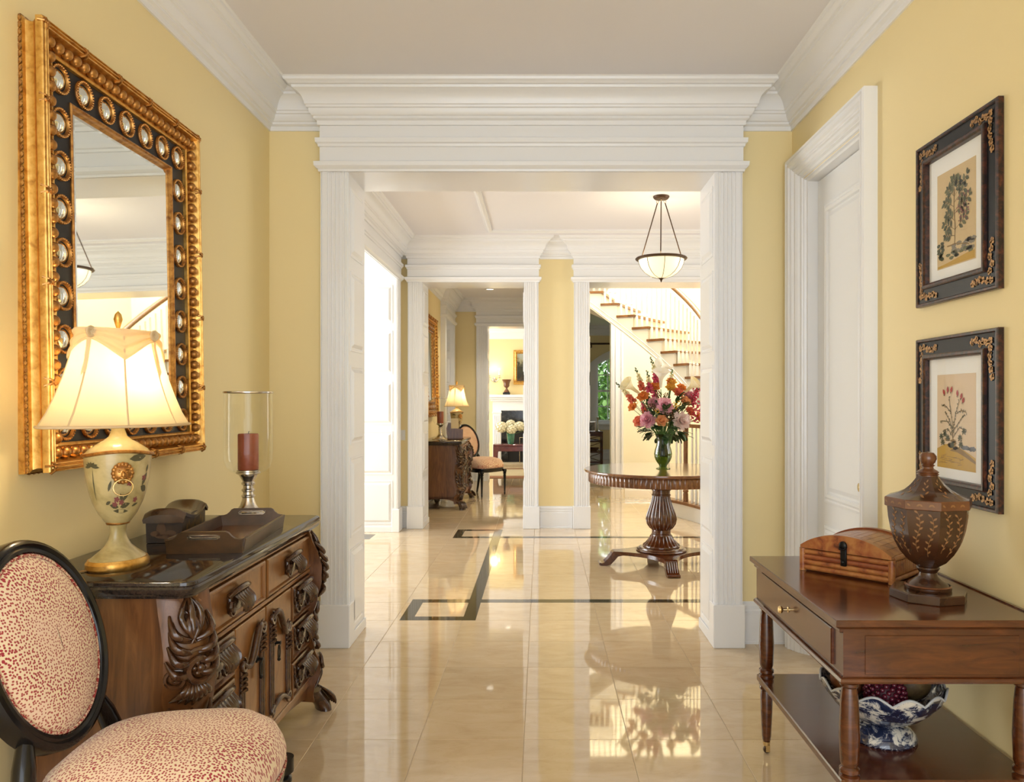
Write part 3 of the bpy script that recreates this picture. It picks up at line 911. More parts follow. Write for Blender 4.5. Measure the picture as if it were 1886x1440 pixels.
    # two cupboard doors with scrolled mouldings and drop pulls
    for (x0, x1, s) in ((.355, .63, 1), (.64, .915, -1)):
        d = empty('cupboard_door', (0, .024, 0)); d.parent = root
        z0, z1 = .17, T - .24
        MB().frame(x0, x1, z0, z1, [(0, -.02), (0, .004), (.003, .006), (.01, .006)], 0, True).build('door_panel', MT['walnut_light'], d, smooth=0)
        xi = x1 - .045 if s > 0 else x0 + .045
        xo = x0 + .05 if s > 0 else x1 - .05
        for (xx, za, zb) in ((xi, z0 + .04, z1 - .06), (xo, z0 + .03, z1 - .13)):
            m2 = MB()
            m2.tube([(xx - .010, -.009, za), (xx - .010, -.009, zb)], .0075, 8).tube([(xx + .010, -.009, za), (xx + .010, -.009, zb)], .0075, 8).box(xx - .02, xx + .02, -.009, 0, za, zb)
            m2.build('stile_moulding', MT['carved'], d, smooth=50)
        sc2 = MB()
        zt = z1 - .06
        pts = []
        for j in range(25):
            t = j / 24
            pts.append((xi + (xo - xi) * t, -.013 - .008 * math.sin(t * PI), zt + .02 * math.sin(t * PI * 2.0) * 1.8 - (.07) * t))
        sc2.tube(pts, taper(25, .013, .6, .6), 8)
        for (cx, cz, sg) in ((xi, zt + .004, 1), (xo, zt - .075, -1)):
            q = spiral(cx, cz, .026, .005, R(90), R(90) + sg * s * R(500), 24)
            sc2.tube([(a, -.014, c) for a, c in q], taper(25, .0085), 6)
            for j in range(4):
                sc2.tube([(cx - .02, -.012, cz - .035 - j * .017), (cx, -.022, cz - .030 - j * .017), (cx + .02, -.012, cz - .042 - j * .017)], [.004, .008, .004], 6)
        sc2.build('scroll_moulding', MT['carved'], d, smooth=60)
        sc2 = MB()
        zb = z0 + .05
        sc2.tube([(xi + (xo - xi) * j / 20, -.014, zb + .03 * math.sin(j / 20 * PI) - .02 * j / 20) for j in range(21)], taper(21, .011, .5, .5), 8)
        for (cx, cz, sg) in ((xi, zb, -1), (xo, zb - .01, 1)):
            q = spiral(cx, cz, .024, .004, R(-90), R(-90) + sg * s * R(480), 22)
            sc2.tube([(a, -.013, c) for a, c in q], taper(23, .008), 6)
        sc2.build('scroll_moulding', MT['carved'], d, smooth=60)
        kp = MB()
        xk = (x0 + x1) / 2 + s * .05
        kp.T = Matrix.Translation((xk, -.006, .46)) @ Matrix.Rotation(R(90), 4, 'X')
        kp.lathe([(.013, 0), (.013, .003), (.006, .006), (.005, .018), (.008, .022), (0, .024)], 12); kp.T = None
        kp.tube([(xk + .012 * math.sin(a * PI / 8) * (1 - .02 * a), -.022, .445 - .022 + .028 * math.cos(a * PI / 8)) for a in range(17)], .0028, 6)
        kp.ball((xk, -.022, .398), .007, 8, 6)
        kp.build('drop_pull', MT['iron'], d)
    # bombe corner posts with acanthus, ending in scroll feet
    off = [(.07, .040), (.10, .034), (.14, .044), (.19, .070), (.24, .064), (.30, .040), (.37, .024), (.44, .030), (.51, .054), (.58, .074), (.65, .076), (.71, .058), (.76, .034), (T - .05, .016)]
    def post_off(z):
        for k in range(len(off) - 1):
            if off[k][0] <= z <= off[k + 1][0]:
                t = (z - off[k][0]) / (off[k + 1][0] - off[k][0]); t = t * t * (3 - 2 * t)
                return off[k][1] * (1 - t) + off[k + 1][1] * t
        return off[0][1] if z < off[0][0] else off[-1][1]
    for (cx, sx) in ((.075, -1), (L - .075, 1)):
        p = empty('corner_post', (0, 0, 0)); p.parent = root
        dx, dy = sx * math.sqrt(.5), -math.sqrt(.5)          # outward diagonal
        tx, ty = -dy * sx, dx * sx                             # along the post's face
        def P(s, z, e=0.0):
            o = post_off(z) + e - abs(s) ** 2 * 5.2
            return (cx + dx * o + tx * s, .055 + dy * o + ty * s, z)
        rings = []
        for k in range(30):
            z = .07 + (T - .05 - .07) * k / 29
            rings.append([P(s, z) for s in [-.075 + .15 * j / 12 for j in range(13)]] + [(cx - dx * .05, .055 - dy * .05, z)])
        MB().loft(rings).build('post_core', MT['walnut'], p, smooth=60)
        ac = MB()
        def lobe(s0, z0, s1, z1, bend, e0, e1, r, n=11):
            pts = []
            for q in range(n):
                t = q / (n - 1)
                ds, dz = s1 - s0, z1 - z0
                pts.append(P(s0 + ds * t - dz * bend * math.sin(PI * t), z0 + dz * t + ds * bend * math.sin(PI * t), e0 + e1 * math.sin(PI * t)))
            ac.tube(pts, taper(n, r, .45, .3), 6)
        # tall pointed leaf at the top
        lobe(0, .70, 0, .822, 0, .010, .010, .011)
        for sg in (-1, 1):
            lobe(sg * .004, .69, sg * .006, .815, sg * .26, .006, .012, .010)
            lobe(sg * .006, .68, sg * .026, .775, sg * .30, .004, .012, .009)
            # fronds curling outwards
            for q, zt in enumerate((.745, .715, .685, .655)):
                lobe(sg * .008, zt - .055, sg * (.052 + .007 * q), zt + .012 - .010 * q, sg * -.30, .006, .016, .0125)
                lobe(sg * .010, zt - .062, sg * (.046 + .006 * q), zt - .006 - .010 * q, sg * -.26, .004, .012, .008)
        # big volute with rosette
        q = spiral(-.012, .612, .056, .010, R(60), R(60) + R(620), 46)
        ac.tube([P(a, c, .012) for a, c in q], taper(47, .0115, .5, .5), 6)
        q = spiral(.048, .585, .030, .006, R(120), R(120) - R(540), 30)
        ac.tube([P(a, c, .008) for a, c in q], taper(31, .008, .5, .5), 6)
        ac.ball(P(-.012, .612, .014), .012, 10, 7)
        for k in range(6):
            a = 2 * PI * k / 6
            ac.ball(P(-.012 + .017 * math.cos(a), .612 + .017 * math.sin(a), .012), .0075, 8, 5)
        # fan under the volute
        for q in range(-3, 4):
            lobe(q * .006, .565, q * .019, .500 + .006 * abs(q), 0, .004, .018, .011)
        # lower leaves down to the foot
        for tier, zt in enumerate((.47, .43, .39, .35, .31)):
            for sg in (-1, 1):
                lobe(sg * .006, zt - .03, sg * (.058 - .004 * tier), zt + .030, sg * -.3, .004, .014, .011)
        lobe(0, .29, 0, .49, 0, .006, .008, .010)
        for sg in (-1, 1):
            q = spiral(sg * .030, .225, .036, .007, R(60), R(60) - sg * R(560), 32)
            ac.tube([P(a, c, .010) for a, c in q], taper(33, .009, .5, .4), 6)
        for q in range(-2, 3):
            lobe(q * .010, .19, q * .017, .115, 0, .004, .012, .010)
        ac.build('acanthus_carving', MT['carved'], p, smooth=60)
        # scroll foot
        ft = MB()
        rings = []
        for k in range(14):
            t = k / 13
            z = .10 * (1 - t)
            o = .030 + .066 * math.sin(t * PI * .5) ** 1.3
            hw = .052 - .012 * math.sin(PI * t)
            th = .050 - .010 * t
            c = Vector((cx + dx * o, .055 + dy * o, z))
            ring = []
            for j in range(12):
                a = 2 * PI * j / 12
                u, v = hw * math.cos(a), th * math.sin(a) * (1 - .25 * t)
                ring.append((c.x + tx * u + dx * v, c.y + ty * u + dy * v, z))
            rings.append(ring)
        ft.loft(rings)
        for q in range(-2, 3):
            ft.tube([(cx + dx * (.078 + .060 * math.sin(t * PI * .5)) + tx * q * .017, .055 + dy * (.078 + .060 * math.sin(t * PI * .5)) + ty * q * .017, .105 - .085 * t) for t in [j / 6 for j in range(7)]], [.003, .006, .008, .009, .009, .007, .004], 6)
        ft.build('scroll_foot', MT['carved'], p, smooth=60)
    for x in (.09, L - .09):
        MB().lathe([(.04, 0), (.046, .02), (.036, .05), (.03, .08), (.038, .12), (.038, .14)], 14, (x, D - .06, 0)).build('back_foot', MT['carved'], root)
    return root
sideboard = make_sideboard()
sideboard.location = (-.985, 2.17, 0)
sideboard.rotation_euler = (0, 0, R(90))
tag(sideboard, 'carved walnut sideboard with black granite top holding the wooden tray', 'sideboard')
sideboard2 = copy_tree(sideboard)
sideboard2.location = (-1.0, 9.66, 0)
tag(sideboard2, 'carved walnut sideboard with black top in the second hall beside the oval-back chair', 'sideboard')
ST = .86

# ================================================================== table lamp
def make_lamp(power):
    root = empty('table_lamp')
    sx, sy = 1.0, .90
    F0 = -PI / 2 - R(36)
    BODY = [(.032, .137), (.038, .142), (.055, .165), (.072, .20), (.083, .235), (.090, .27), (.095, .31), (.098, .345)]
    MB().lathe([(.0, 0), (.090, 0), (.095, .006), (.095, .020), (.090, .026), (.088, .030)], 40, sx=sx, sy=.85).build('base_ring', MT['gold'], root)
    MB().lathe([(.088, .028), (.080, .036), (.058, .052), (.040, .068), (.028, .088), (.024, .110), (.026, .126), (.031, .136)], 36, sx=sx, sy=.8, caps=False).build('pedestal', MT['cream_paint'], root)
    MB().lathe([(.028, .131), (.035, .133), (.037, .138), (.035, .143), (.030, .145)], 32, sx=sx, sy=.8).build('collar', MT['gold_dark'], root)
    # urn: the rim rises in the middle of the long faces
    bd = MB()
    n = 48
    rings = []
    for k, (r, z) in enumerate(BODY):
        t = max(0, (z - .2) / .145)
        rings.append([(r * sx * math.cos(2 * PI * i / n), r * sy * math.sin(2 * PI * i / n), z + t * .014 * (math.cos(2 * PI * i / n - F0) ** 2)) for i in range(n)])
    bd.loft(rings, caps=False)
    bd.build('urn', MT['cream_paint'], root, smooth=60)
    def U(a, z, e=.0006):
        for k in range(len(BODY) - 1):
            if BODY[k][1] <= z <= BODY[k + 1][1]:
                t = (z - BODY[k][1]) / (BODY[k + 1][1] - BODY[k][1]); r = BODY[k][0] * (1 - t) + BODY[k + 1][0] * t
                break
        else:
            r = BODY[-1][0]
        return ((r + e) * sx * math.cos(a), (r + e) * sy * math.sin(a), z)
    rim = [U(2 * PI * i / n, .345, .002) for i in range(n)]
    rim = [(x, y, z + .014 * math.cos(2 * PI * i / n - F0) ** 2) for i, (x, y, z) in enumerate(rim)]
    MB().tube(rim, .0055, 8, closed=True).build('rim', MT['gold_dark'], root)
    rings = []
    for (r, z, lift) in ((.098, .345, 1), (.085, .362, .8), (.062, .378, .5), (.040, .390, .2), (.026, .402, 0), (.020, .420, 0), (.016, .445, 0)):
        rings.append([(r * sx * math.cos(2 * PI * i / n), r * sy * math.sin(2 * PI * i / n), z + lift * .014 * math.cos(2 * PI * i / n - F0) ** 2) for i in range(n)])
    MB().loft(rings, caps=False).build('shoulder', MT['cream_paint'], root, smooth=60)
    # painted birds, palm and flowers on the urn
    dg, dr = MB(), MB()
    def leafd(b, a, z, la, lz, wd):
        # pointed leaf lying on the urn
        d = math.hypot(la, lz); ux, uz = la / d, lz / d
        q = []
        for t, wv in ((0, 0), (.25, .8), (.55, 1), (.8, .6), (1, 0), (.8, -.6), (.55, -1), (.25, -.8)):
            q.append((a + la * t - uz * wd * wv, z + lz * t * .085 + ux * wd * wv * .085))
        b.add([U(x, y) for x, y in q], [tuple(range(8))])
    for k in range(7):
        ang = R(15 + 150 * k / 6); leafd(dg, F0 - .95, .315, .34 * math.cos(ang), .34 * math.sin(ang) * .8 - .1, .05)
    leafd(dg, F0 - .95, .21, .05, 1.2, .02)
    for (a, z, la, lz, wd) in ((-.05, .19, -.35, .10, .09), (.0, .19, .4, .12, .10), (-.3, .18, .7, -.05, .08), (.05, .205, .25, .35, .06), (.1, .20, -.1, .4, .06), (.25, .335, .6, .08, .13), (.35, .33, .2, .2, .08), (.75, .25, .35, -.2, .12), (.8, .25, .2, .5, .08), (.95, .29, .06, .3, .05), (-.4, .24, .12, .4, .05), (-.55, .2, .2, .12, .06), (.5, .19, .3, .1, .05)):
        leafd(dg, F0 + a, z, la, lz, wd)
    for (a, z) in ((-.12, .215), (.05, .205), (.3, .262), (-.2, .2), (.85, .275), (.6, .21)):
        for k in range(5):
            an = 2 * PI * k / 5; leafd(dr, F0 + a, z, .12 * math.cos(an), .12 * math.sin(an), .04)
        dr.build('painted_flower', MT['decor_red'], root, smooth=0); dr = MB()
    dg.build('painted_leaves', MT['decor_green'], root, smooth=0)
    # lion mask with ring
    ln = MB()
    c = Vector((0, -(.094), .295)); ln.T = Matrix.Rotation(F0 + PI / 2, 4, 'Z')
    ln.ball((c.x, c.y - .002, c.z), .026, 16, 10, (1, .5, 1.05))
    for k in range(16):
        a = 2 * PI * k / 16
        ln.ball((c.x + .024 * math.cos(a), c.y - .003, c.z + .026 * math.sin(a)), .0075, 8, 6, (1, .7, 1))
    ln.ball((c.x, c.y - .015, c.z - .004), .0075, 10, 6, (.8, 1, 1.5)); ln.ball((c.x, c.y - .013, c.z - .013), .009, 10, 6, (1.2, .7, .6))
    for s in (-1, 1):
        ln.ball((c.x + s * .010, c.y - .012, c.z + .006), .004, 8, 6); ln.tube([(c.x + s * .004, c.y - .014, c.z + .012), (c.x + s * .016, c.y - .012, c.z + .014)], .003, 6)
    ln.build('lion_mask', MT['gold_dark'], root, smooth=60)
    rg_ = MB(); rg_.T = ln.T
    rg_.tube([(c.x + .026 * math.sin(2 * PI * k / 28), c.y - .008 + .01 * (.5 + .5 * math.cos(2 * PI * k / 28)) * -.2, c.z - .042 + .024 * math.cos(2 * PI * k / 28)) for k in range(28)], .0022, 6, closed=True).build('ring', MT['brass'], root)
    # shade: oval bell with eight seams, swag and finial
    SH = [(1.0, 0), (.975, .006), (.885, .040), (.785, .090), (.70, .140), (.63, .190), (.575, .240), (.54, .290)]
    SA, SB, SZ = .247, .152, .435
    def S(a, v, e=0):
        k = min(int(v * (len(SH) - 1)), len(SH) - 2); t = v * (len(SH) - 1) - k
        r = SH[k][0] * (1 - t) + SH[k + 1][0] * t; z = SH[k][1] * (1 - t) + SH[k + 1][1] * t
        # eight soft-sided panels
        f = 1 - .018 * (1 - abs(math.cos(4 * a)))
        return ((SA * r * f + e) * math.cos(a), (SB * r * f + e) * math.sin(a), SZ + z)
    MB().grid(lambda u, v: S(2 * PI * u, v), 64, 21, True).build('shade', MT['shade'], root, smooth=60)
    for k in range(8):
        a = PI / 8 + k * PI / 4
        MB().tube([S(a, j / 14, .001) for j in range(15)], .0028, 5, flat=.6).build('seam', MT['shade_trim'], root)
    MB().tube([S(2 * PI * k / 64, 0, .001) for k in range(64)], .0045, 6, closed=True).build('hem', MT['shade_trim'], root)
    sg = MB()
    def swag(u, v):
        a = 2 * PI * u
        ph = (a - PI / 8 * 9) / (PI / 2)
        d = .10 + .17 * (1 - abs(math.cos(PI * ph))) ** .8
        p = S(a, 1 - v * d, .004 + .004 * math.sin(v * PI * 5))
        return p
    sg.grid(swag, 96, 14, True)
    sg.build('swag', MT['shade_trim'], root, smooth=60)
    for q in range(4):
        a = PI / 8 * 9 + q * PI / 2
        rs = MB(); c = Vector(S(a, .96, .008))
        for k in range(3):
            rs.tube([(c.x + (.006 + .004 * k) * math.cos(b) , c.y - .002 * k * math.copysign(1, -math.sin(a)), c.z + (.006 + .004 * k) * math.sin(b)) for b in [2 * PI * j / 12 for j in range(12)]], .0038, 6, closed=True)
        rs.build('rosette', MT['shade_trim'], root)
        tl = MB()
        for k in range(3):
            v0 = .90 - k * .12
            e = .007 - k * .001
            w0 = .05
            tl.add([S(a - w0, v0 + .10, e), S(a + w0, v0 + .10, e), S(a + w0 * 1.1, v0 - .02 - .05 * (k % 2), e + .002), S(a - w0 * 1.1, v0 - .07 + .05 * (k % 2), e + .002)], [(0, 1, 2, 3)])
        tl.build('tail', MT['shade_trim'], root, smooth=0)
    fi = MB().lathe([(.004, .720), (.006, .727), (.0055, .733), (.009, .745), (.013, .760), (.009, .776), (0, .786)], 14).tube([(0, 0, .44), (0, 0, .726)], .003, 6)
    fi.build('finial', MT['gold'], root)
    MB().tube([(SA * .54 * math.cos(a), SB * .54 * math.sin(a), .722) for a in (0, PI)], .002, 5).tube([(SA * .54 * math.cos(a), SB * .54 * math.sin(a), .722) for a in (PI / 2, -PI / 2)], .002, 5).build('spider', MT['brass'], root)
    MB().ball((0, 0, .53), .028, 14, 10, (1, 1, 1.25)).build('bulb', mat('frosted_bulb', (1, .95, .85), .5, emit=((1, .80, .50), 3)), root, smooth=180)
    l = bpy.data.lights.new('lamp_bulb', 'POINT'); l.energy = power; l.color = (1, .80, .52); l.shadow_soft_size = .035
    lo = bpy.data.objects.new('lamp_bulb', l); col.objects.link(lo); lo.parent = root; lo.location = (0, 0, .575)
    return root
lamp = make_lamp(4.2)
lamp.location = (-1.300, 2.365, ST)
lamp.rotation_euler = (0, 0, R(72))
tag(lamp, 'cream painted urn lamp with lion mask and lit silk shade behind the speckled chair', 'lamp')
MB().tube([(-.085, .03, .004), (-.13, .045, .0035), (-.17, .075, .0035), (-.19, .1, .0035)], .003, 6).build('cord', mat('brown_lamp_cord', (.35, .2, .07), .5), lamp)
lamp2 = copy_tree(lamp)
for ch in list(lamp2.children):
    if ch.name.startswith('cord'):
        bpy.data.objects.remove(ch)
lamp2.location = (-1.175, 10.70, ST)
tag(lamp2, 'cream urn lamp with lit bell shade on the sideboard in the second hall', 'lamp')

# ================================================================== hurricane candle holders
def make_hurricane():
    root = empty('hurricane_candle_holder')
    c = .035
    h = .100
    oct_ = [(-h, -h + c), (-h + c, -h), (h - c, -h), (h, -h + c), (h, h - c), (h - c, h), (-h + c, h), (-h, h - c)]
    MB().loft([[(x * s, y * s, z) for x, y in oct_] for s, z in ((1, 0), (1, .008), (.94, .016), (.90, .018))]).build('square_base', MT['silver'], root, smooth=20)
    MB().lathe([(.068, .016), (.066, .024), (.058, .030), (.058, .036), (.046, .044), (.034, .060), (.027, .080), (.024, .094), (.028, .098), (.028, .104), (.022, .108), (.021, .118), (.027, .123), (.027, .129), (.021, .134), (.021, .146), (.027, .150), (.028, .158), (.023, .163), (.026, .170), (.034, .184), (.038, .192), (.050, .198), (.050, .204), (.046, .206), (.046, .212), (.0, .212)], 40).build('stem', MT['silver'], root)
    MB().lathe([(.046, .196), (.072, .206), (.090, .226), (.099, .256), (.101, .30), (.100, .40), (.099, .545)], 56, caps=False).build('glass_shade', MT['glass'], root, smooth=180)
    MB().tube([(.0995 * math.cos(2 * PI * k / 48), .0995 * math.sin(2 * PI * k / 48), .546) for k in range(48)], .0032, 8, closed=True, flat=1.4).build('rim', MT['silver'], root)
    return root
hur = make_hurricane()
hur.location = (-1.262, 3.315, ST)
tag(hur, 'tall glass hurricane on a pewter foot standing behind the wooden tray', 'candle holder')
def make_candle():
    b = MB().lathe([(.0, 0), (.041, 0), (.0425, .004), (.0425, .150), (.040, .155), (.030, .153), (.008, .149), (.0, .149)], 36)
    r = empty('pillar_candle')
    b.build('wax', MT['candle'], r)
    MB().tube([(0, 0, .148), (.001, 0, .160), (.003, .001, .166)], .0012, 5).build('wick', MT['iron'], r)
    return r
cd = make_candle(); cd.location = (-1.262, 3.315, ST + .2135)
tag(cd, 'russet pillar candle inside the hurricane glass behind the wooden tray', 'candle')
hur2 = copy_tree(hur); hur2.location = (-1.335, 10.18, ST)
tag(hur2, 'glass hurricane on a pewter foot on the second hall sideboard', 'candle holder')
cd2 = copy_tree(cd); cd2.location = (-1.335, 10.18, ST + .2135)
tag(cd2, 'russet pillar candle in the hurricane glass of the second hall', 'candle')

# ================================================================== butler's tray
tr = empty('serving_tray', (-1.148, 2.845, ST), R(5.0), 'mahogany tray with cut-out brass handles on the granite sideboard top', 'tray')
WT, LT = .235, .54
tr.scale = (1, 1, .82)
MB().box(-WT / 2, WT / 2, -LT / 2, LT / 2, .001, .010, .001).build('tray_floor', MT['mahogany'], tr, smooth=0)
for s in (-1, 1):
    sd = MB(); sd.T = Matrix.Translation((s * WT / 2, 0, 0)) @ Matrix.Rotation(R(s * 9), 4, 'Y')
    sd.box(-.006, .006, -LT / 2, LT / 2, .0, .060, .0015)
    sd.build('long_side', MT['tray_wood'], tr, smooth=0)
    e = MB()
    hw = WT / 2 + .006
    top = [(-hw, .0), (hw, .0), (hw, .058), (hw * .86, .060)]
    top += [(hw * .86 - .026 * math.sin(a), .060 + .03 * (1 - math.cos(a))) for a in [R(15 * k) for k in range(1, 6)]]
    top += [(hw * .60, .092)]
    full = top + [(-x, z) for x, z in reversed(top[2:])]
    # end board built round its handle hole
    hx, z0, z1 = .052, .062, .078
    outer = full
    b = MB(); b.T = Matrix.Translation((0, s * LT / 2, 0)) @ Matrix.Rotation(R(-s * 9), 4, 'X')
    b.box(-hw, -hx, -.006, .006, 0, .058).box(hx, hw, -.006, .006, 0, .058).box(-hx, hx, -.006, .006, 0, z0).box(-hx, hx, -.006, .006, z1, .092)
    for q in (-1, 1):
        poly = [(q * hx, .058), (q * hw, .058), (q * hw * .88, .060), (q * hw * .80, .064), (q * hw * .72, .074), (q * hw * .66, .086), (q * hw * .58, .092), (q * hx, .092)]
        b.prism(poly, -.006, .006, 'y')
    b.build('end_board', MT['tray_wood'], tr, smooth=0)
    hb = MB(); hb.T = b.T
    path = [(-hx + .008, z1), (hx - .008, z1), (hx, z1 - .008), (hx - .008, z0), (-hx + .008, z0), (-hx, z1 - .008)]
    hb.tube([(x, -s * -.0 - .0065 * 1, z) for x, z in path], .0028, 6, closed=True).tube([(x, .0065, z) for x, z in path], .0028, 6, closed=True)
    hb.build('brass_handle_rim', MT['silver'], tr)

# ================================================================== black tole box with saddle lid
bx = empty('scroll_lid_box', (-1.372, 2.90, ST), R(9), 'black painted box with a saddle-shaped lid behind the mahogany tray', 'box')
MB().loft([[(-a, -l, z), (a, -l, z), (a, l, z), (-a, l, z)] for a, l, z in ((.055, .140, .0), (.060, .148, .002), (.062, .150, .092))]).build('box_body', mat('black_tole', (.022, .014, .010), .35, var=(9, (.05, .03, .018))), bx, smooth=0)
def lid_z(t):   # t along the box -1..1
    return .100 + .034 * abs(t) ** 1.6 - .030 * max(0, abs(t) - .82) / .18
ld = MB()
rings = []
for k in range(41):
    t = -1 + 2 * k / 40
    y = .160 * t
    z = lid_z(t)
    r = []
    for j in range(11):
        s = -1 + 2 * j / 10
        r.append((.070 * s, y, z - .018 * abs(s) ** 3))
    r += [(.068, y, z - .030), (-.068, y, z - .030)]
    rings.append(r)
ld.loft(rings)
ld.build('saddle_lid', mat('dark_tole_lid', (.030, .018, .012), .25, var=(7, (.075, .042, .025)), coat=.4), bx, smooth=45)
dec, dec2 = MB(), MB()
for k in range(9):    # gilt leaves along the long side
    y = -.10 + .025 * k; z = .05 + .01 * math.sin(k * 2)
    dec.add([(.0632, y, z - .018), (.0640, y + .008, z), (.0645, y, z + .018), (.0640, y - .008, z)], [(0, 1, 2, 3)])
for (x, z, rx, rz_) in ((-.01, .05, .016, .026), (-.004, .078, .009, .010), (.022, .035, .02, .012), (-.03, .035, .016, .010), (0, .025, .03, .008)):
    dec2.add([(x + rx * math.cos(a), -.1507 - (z * .0), z + rz_ * math.sin(a)) for a in [2 * PI * j / 14 for j in range(14)]], [tuple(range(14))])
dec.build('gilt_leaves', mat('faded_gilt_paint', (.20, .115, .03), .4), bx, smooth=0)
dec2.build('painted_bird', mat('faded_bird_paint', (.085, .045, .022), .5), bx, smooth=0)

# ================================================================== oval-back chair
def make_chair():
    root = empty('oval_back_chair')     # seat faces +x, origin on the floor under the seat centre
    # seat cushion: rounded trapezoid, front wider
    def outline(t, grow=0.0):
        # superellipse bulging to the front
        c, s = math.cos(t), math.sin(t)
        e = .62
        x = .245 * math.copysign(abs(c) ** e, c); y = .255 * math.copysign(abs(s) ** e, s)
        y *= 1 + .13 * (x / .245)
        x += .020 * (1 - (y / .28) ** 2) if c > 0 else 0
        return x * (1 + grow), y * (1 + grow)
    n = 56
    rings = []
    for (g, z) in ((-.06, .405), (.0, .408), (.02, .425), (.022, .440), (.0, .462), (-.06, .496), (-.20, .526), (-.43, .546), (-.74, .556), (-1, .558)):
        rings.append([(*outline(2 * PI * i / n, g), z + (.012 if z > .47 else 0) * 0) for i in range(n)])
    MB().loft(rings, caps=False).build('seat', MT['fabric'], root, smooth=180)
    MB().loft([[(*outline(2 * PI * i / n, g), z) for i in range(n)] for (g, z) in ((-.05, .345), (-.005, .348), (-.005, .372), (.008, .378), (.012, .392), (.004, .402), (-.05, .405))]).build('seat_rail', MT['black_lacquer'], root, smooth=40)
    MB().tube([(*outline(2 * PI * i / n, .016), .408) for i in range(n)], .004, 6, closed=True).build('seat_piping', MT['piping'], root)
    # backrest: oval leaning back
    bc = Vector((-.300, 0, .770)); lean = R(17)
    def B(a, ry, rz_, off):
        y, z = ry * math.cos(a), rz_ * math.sin(a)
        # gentle wrap round the sitter
        dx = off + .10 * y * y
        return (bc.x - math.sin(lean) * z + dx * math.cos(lean), y, bc.z + math.cos(lean) * z + dx * math.sin(lean))
    n = 60
    fr = MB()
    prof = [(.0, -.022), (.0, .012), (.005, .022), (.014, .026), (.020, .020), (.026, .024), (.034, .022), (.040, .012), (.040, -.022)]
    vs, fs = [], []
    for i in range(n):
        a = 2 * PI * i / n
        for (ins, off) in prof:
            vs.append(B(a, .228 - ins, .262 - ins, off))
    m = len(prof)
    for i in range(n):
        j = (i + 1) % n
        for k in range(m):
            k2 = (k + 1) % m
            fs.append((i * m + k, j * m + k, j * m + k2, i * m + k2))
    fr.add(vs, fs).build('back_frame', MT['black_lacquer'], root, smooth=40)
    MB().loft([[B(2 * PI * i / n, ry, ry + .034, off) for i in range(n)] for ry, off in ((.190, .004), (.184, .016), (.168, .028), (.13, .040), (.08, .047), (.03, .050), (.001, .050))], caps=False).build('back_pad', MT['fabric_back'], root, smooth=180)
    MB().loft([[B(2 * PI * i / n, ry, ry + .034, off) for i in range(n)] for ry, off in ((.190, -.004), (.184, -.018), (.13, -.026), (.001, -.028))], caps=False).build('back_lining', MT['fabric_back'], root, smooth=180)
    MB().tube([B(2 * PI * i / n, .187, .221, .017) for i in range(n)], .0042, 6, closed=True).build('back_piping', MT['piping'], root)
    for s in (-1, 1):
        # back post flowing from the oval into the rear leg
        pts = [(-.246, s * .138, .600), (-.243, s * .149, .578), (-.234, s * .166, .540), (-.224, s * .184, .49), (-.222, s * .190, .42), (-.226, s * .190, .36), (-.240, s * .192, .24), (-.268, s * .196, .10), (-.292, s * .2, .0)]
        MB().tube(pts, [.014, .019, .024, .026, .026, .026, .021, .017, .014], 10).build('leg', MT['black_lacquer'], root)
        # turned and fluted front leg
        MB().lathe([(.0, 0), (.008, 0), (.012, .012), (.013, .03), (.010, .042), (.0145, .05), (.0145, .058), (.012, .064), (.020, .26), (.022, .285), (.016, .296), (.025, .304), (.025, .316), (.018, .322), (.030, .332), (.030, .372), (.0, .372)], 24, (.215, s * .248, 0), rip=lambda a, k: (1 - .10 * (.5 + .5 * math.cos(12 * a)) if 7 <= k <= 8 else 1)).build('leg', MT['black_lacquer'], root, smooth=30)
    return root
chair = make_chair()
chair.location = (-.935, 1.905, 0.0)
chair.rotation_euler = (0, 0, R(1))
tag(chair, 'black oval-back chair in red-speckled cream fabric before the sideboard with the tray', 'chair')
chair2 = copy_tree(chair)
chair2.location = (-.86, 11.24, 0)
chair2.rotation_euler = (0, 0, R(-38))
tag(chair2, 'black oval-back chair in speckled fabric standing in the second hall', 'chair')

# wooden caddy with a cream card on the second hall's sideboard
cb = empty('wooden_caddy', (-1.16, 10.36, ST), R(8), 'dark wooden caddy with curved side on the second hall sideboard', 'box')
MB().prism([(-.10, .0), (.10, .0), (.105, .13), (.02, .135), (.015, .21), (-.09, .215), (-.115, .14), (-.112, .07)], -.07, .07, 'y').build('caddy_body', MT['walnut'], cb, smooth=20)
MB().box(-.11, .11, -.075, .075, .0, .012, .003).build('caddy_base', MT['walnut'], cb, smooth=0)
cc = tag(MB().box(-.05, .05, -.003, .003, 0, .135, .001).build('note_card', mat('cream_card', (.80, .66, .40), .6), smooth=0), 'cream card propped against the wooden caddy', 'card')
cc.location = (-1.155, 10.272, ST + .14); cc.rotation_euler = (R(-6), 0, R(8))

# ================================================================== console table on casters
con = empty('console_table', (XR - .005, 3.03, 0), R(-90), 'two-tier mahogany console table with one drawer holding the lidded urn', 'table')
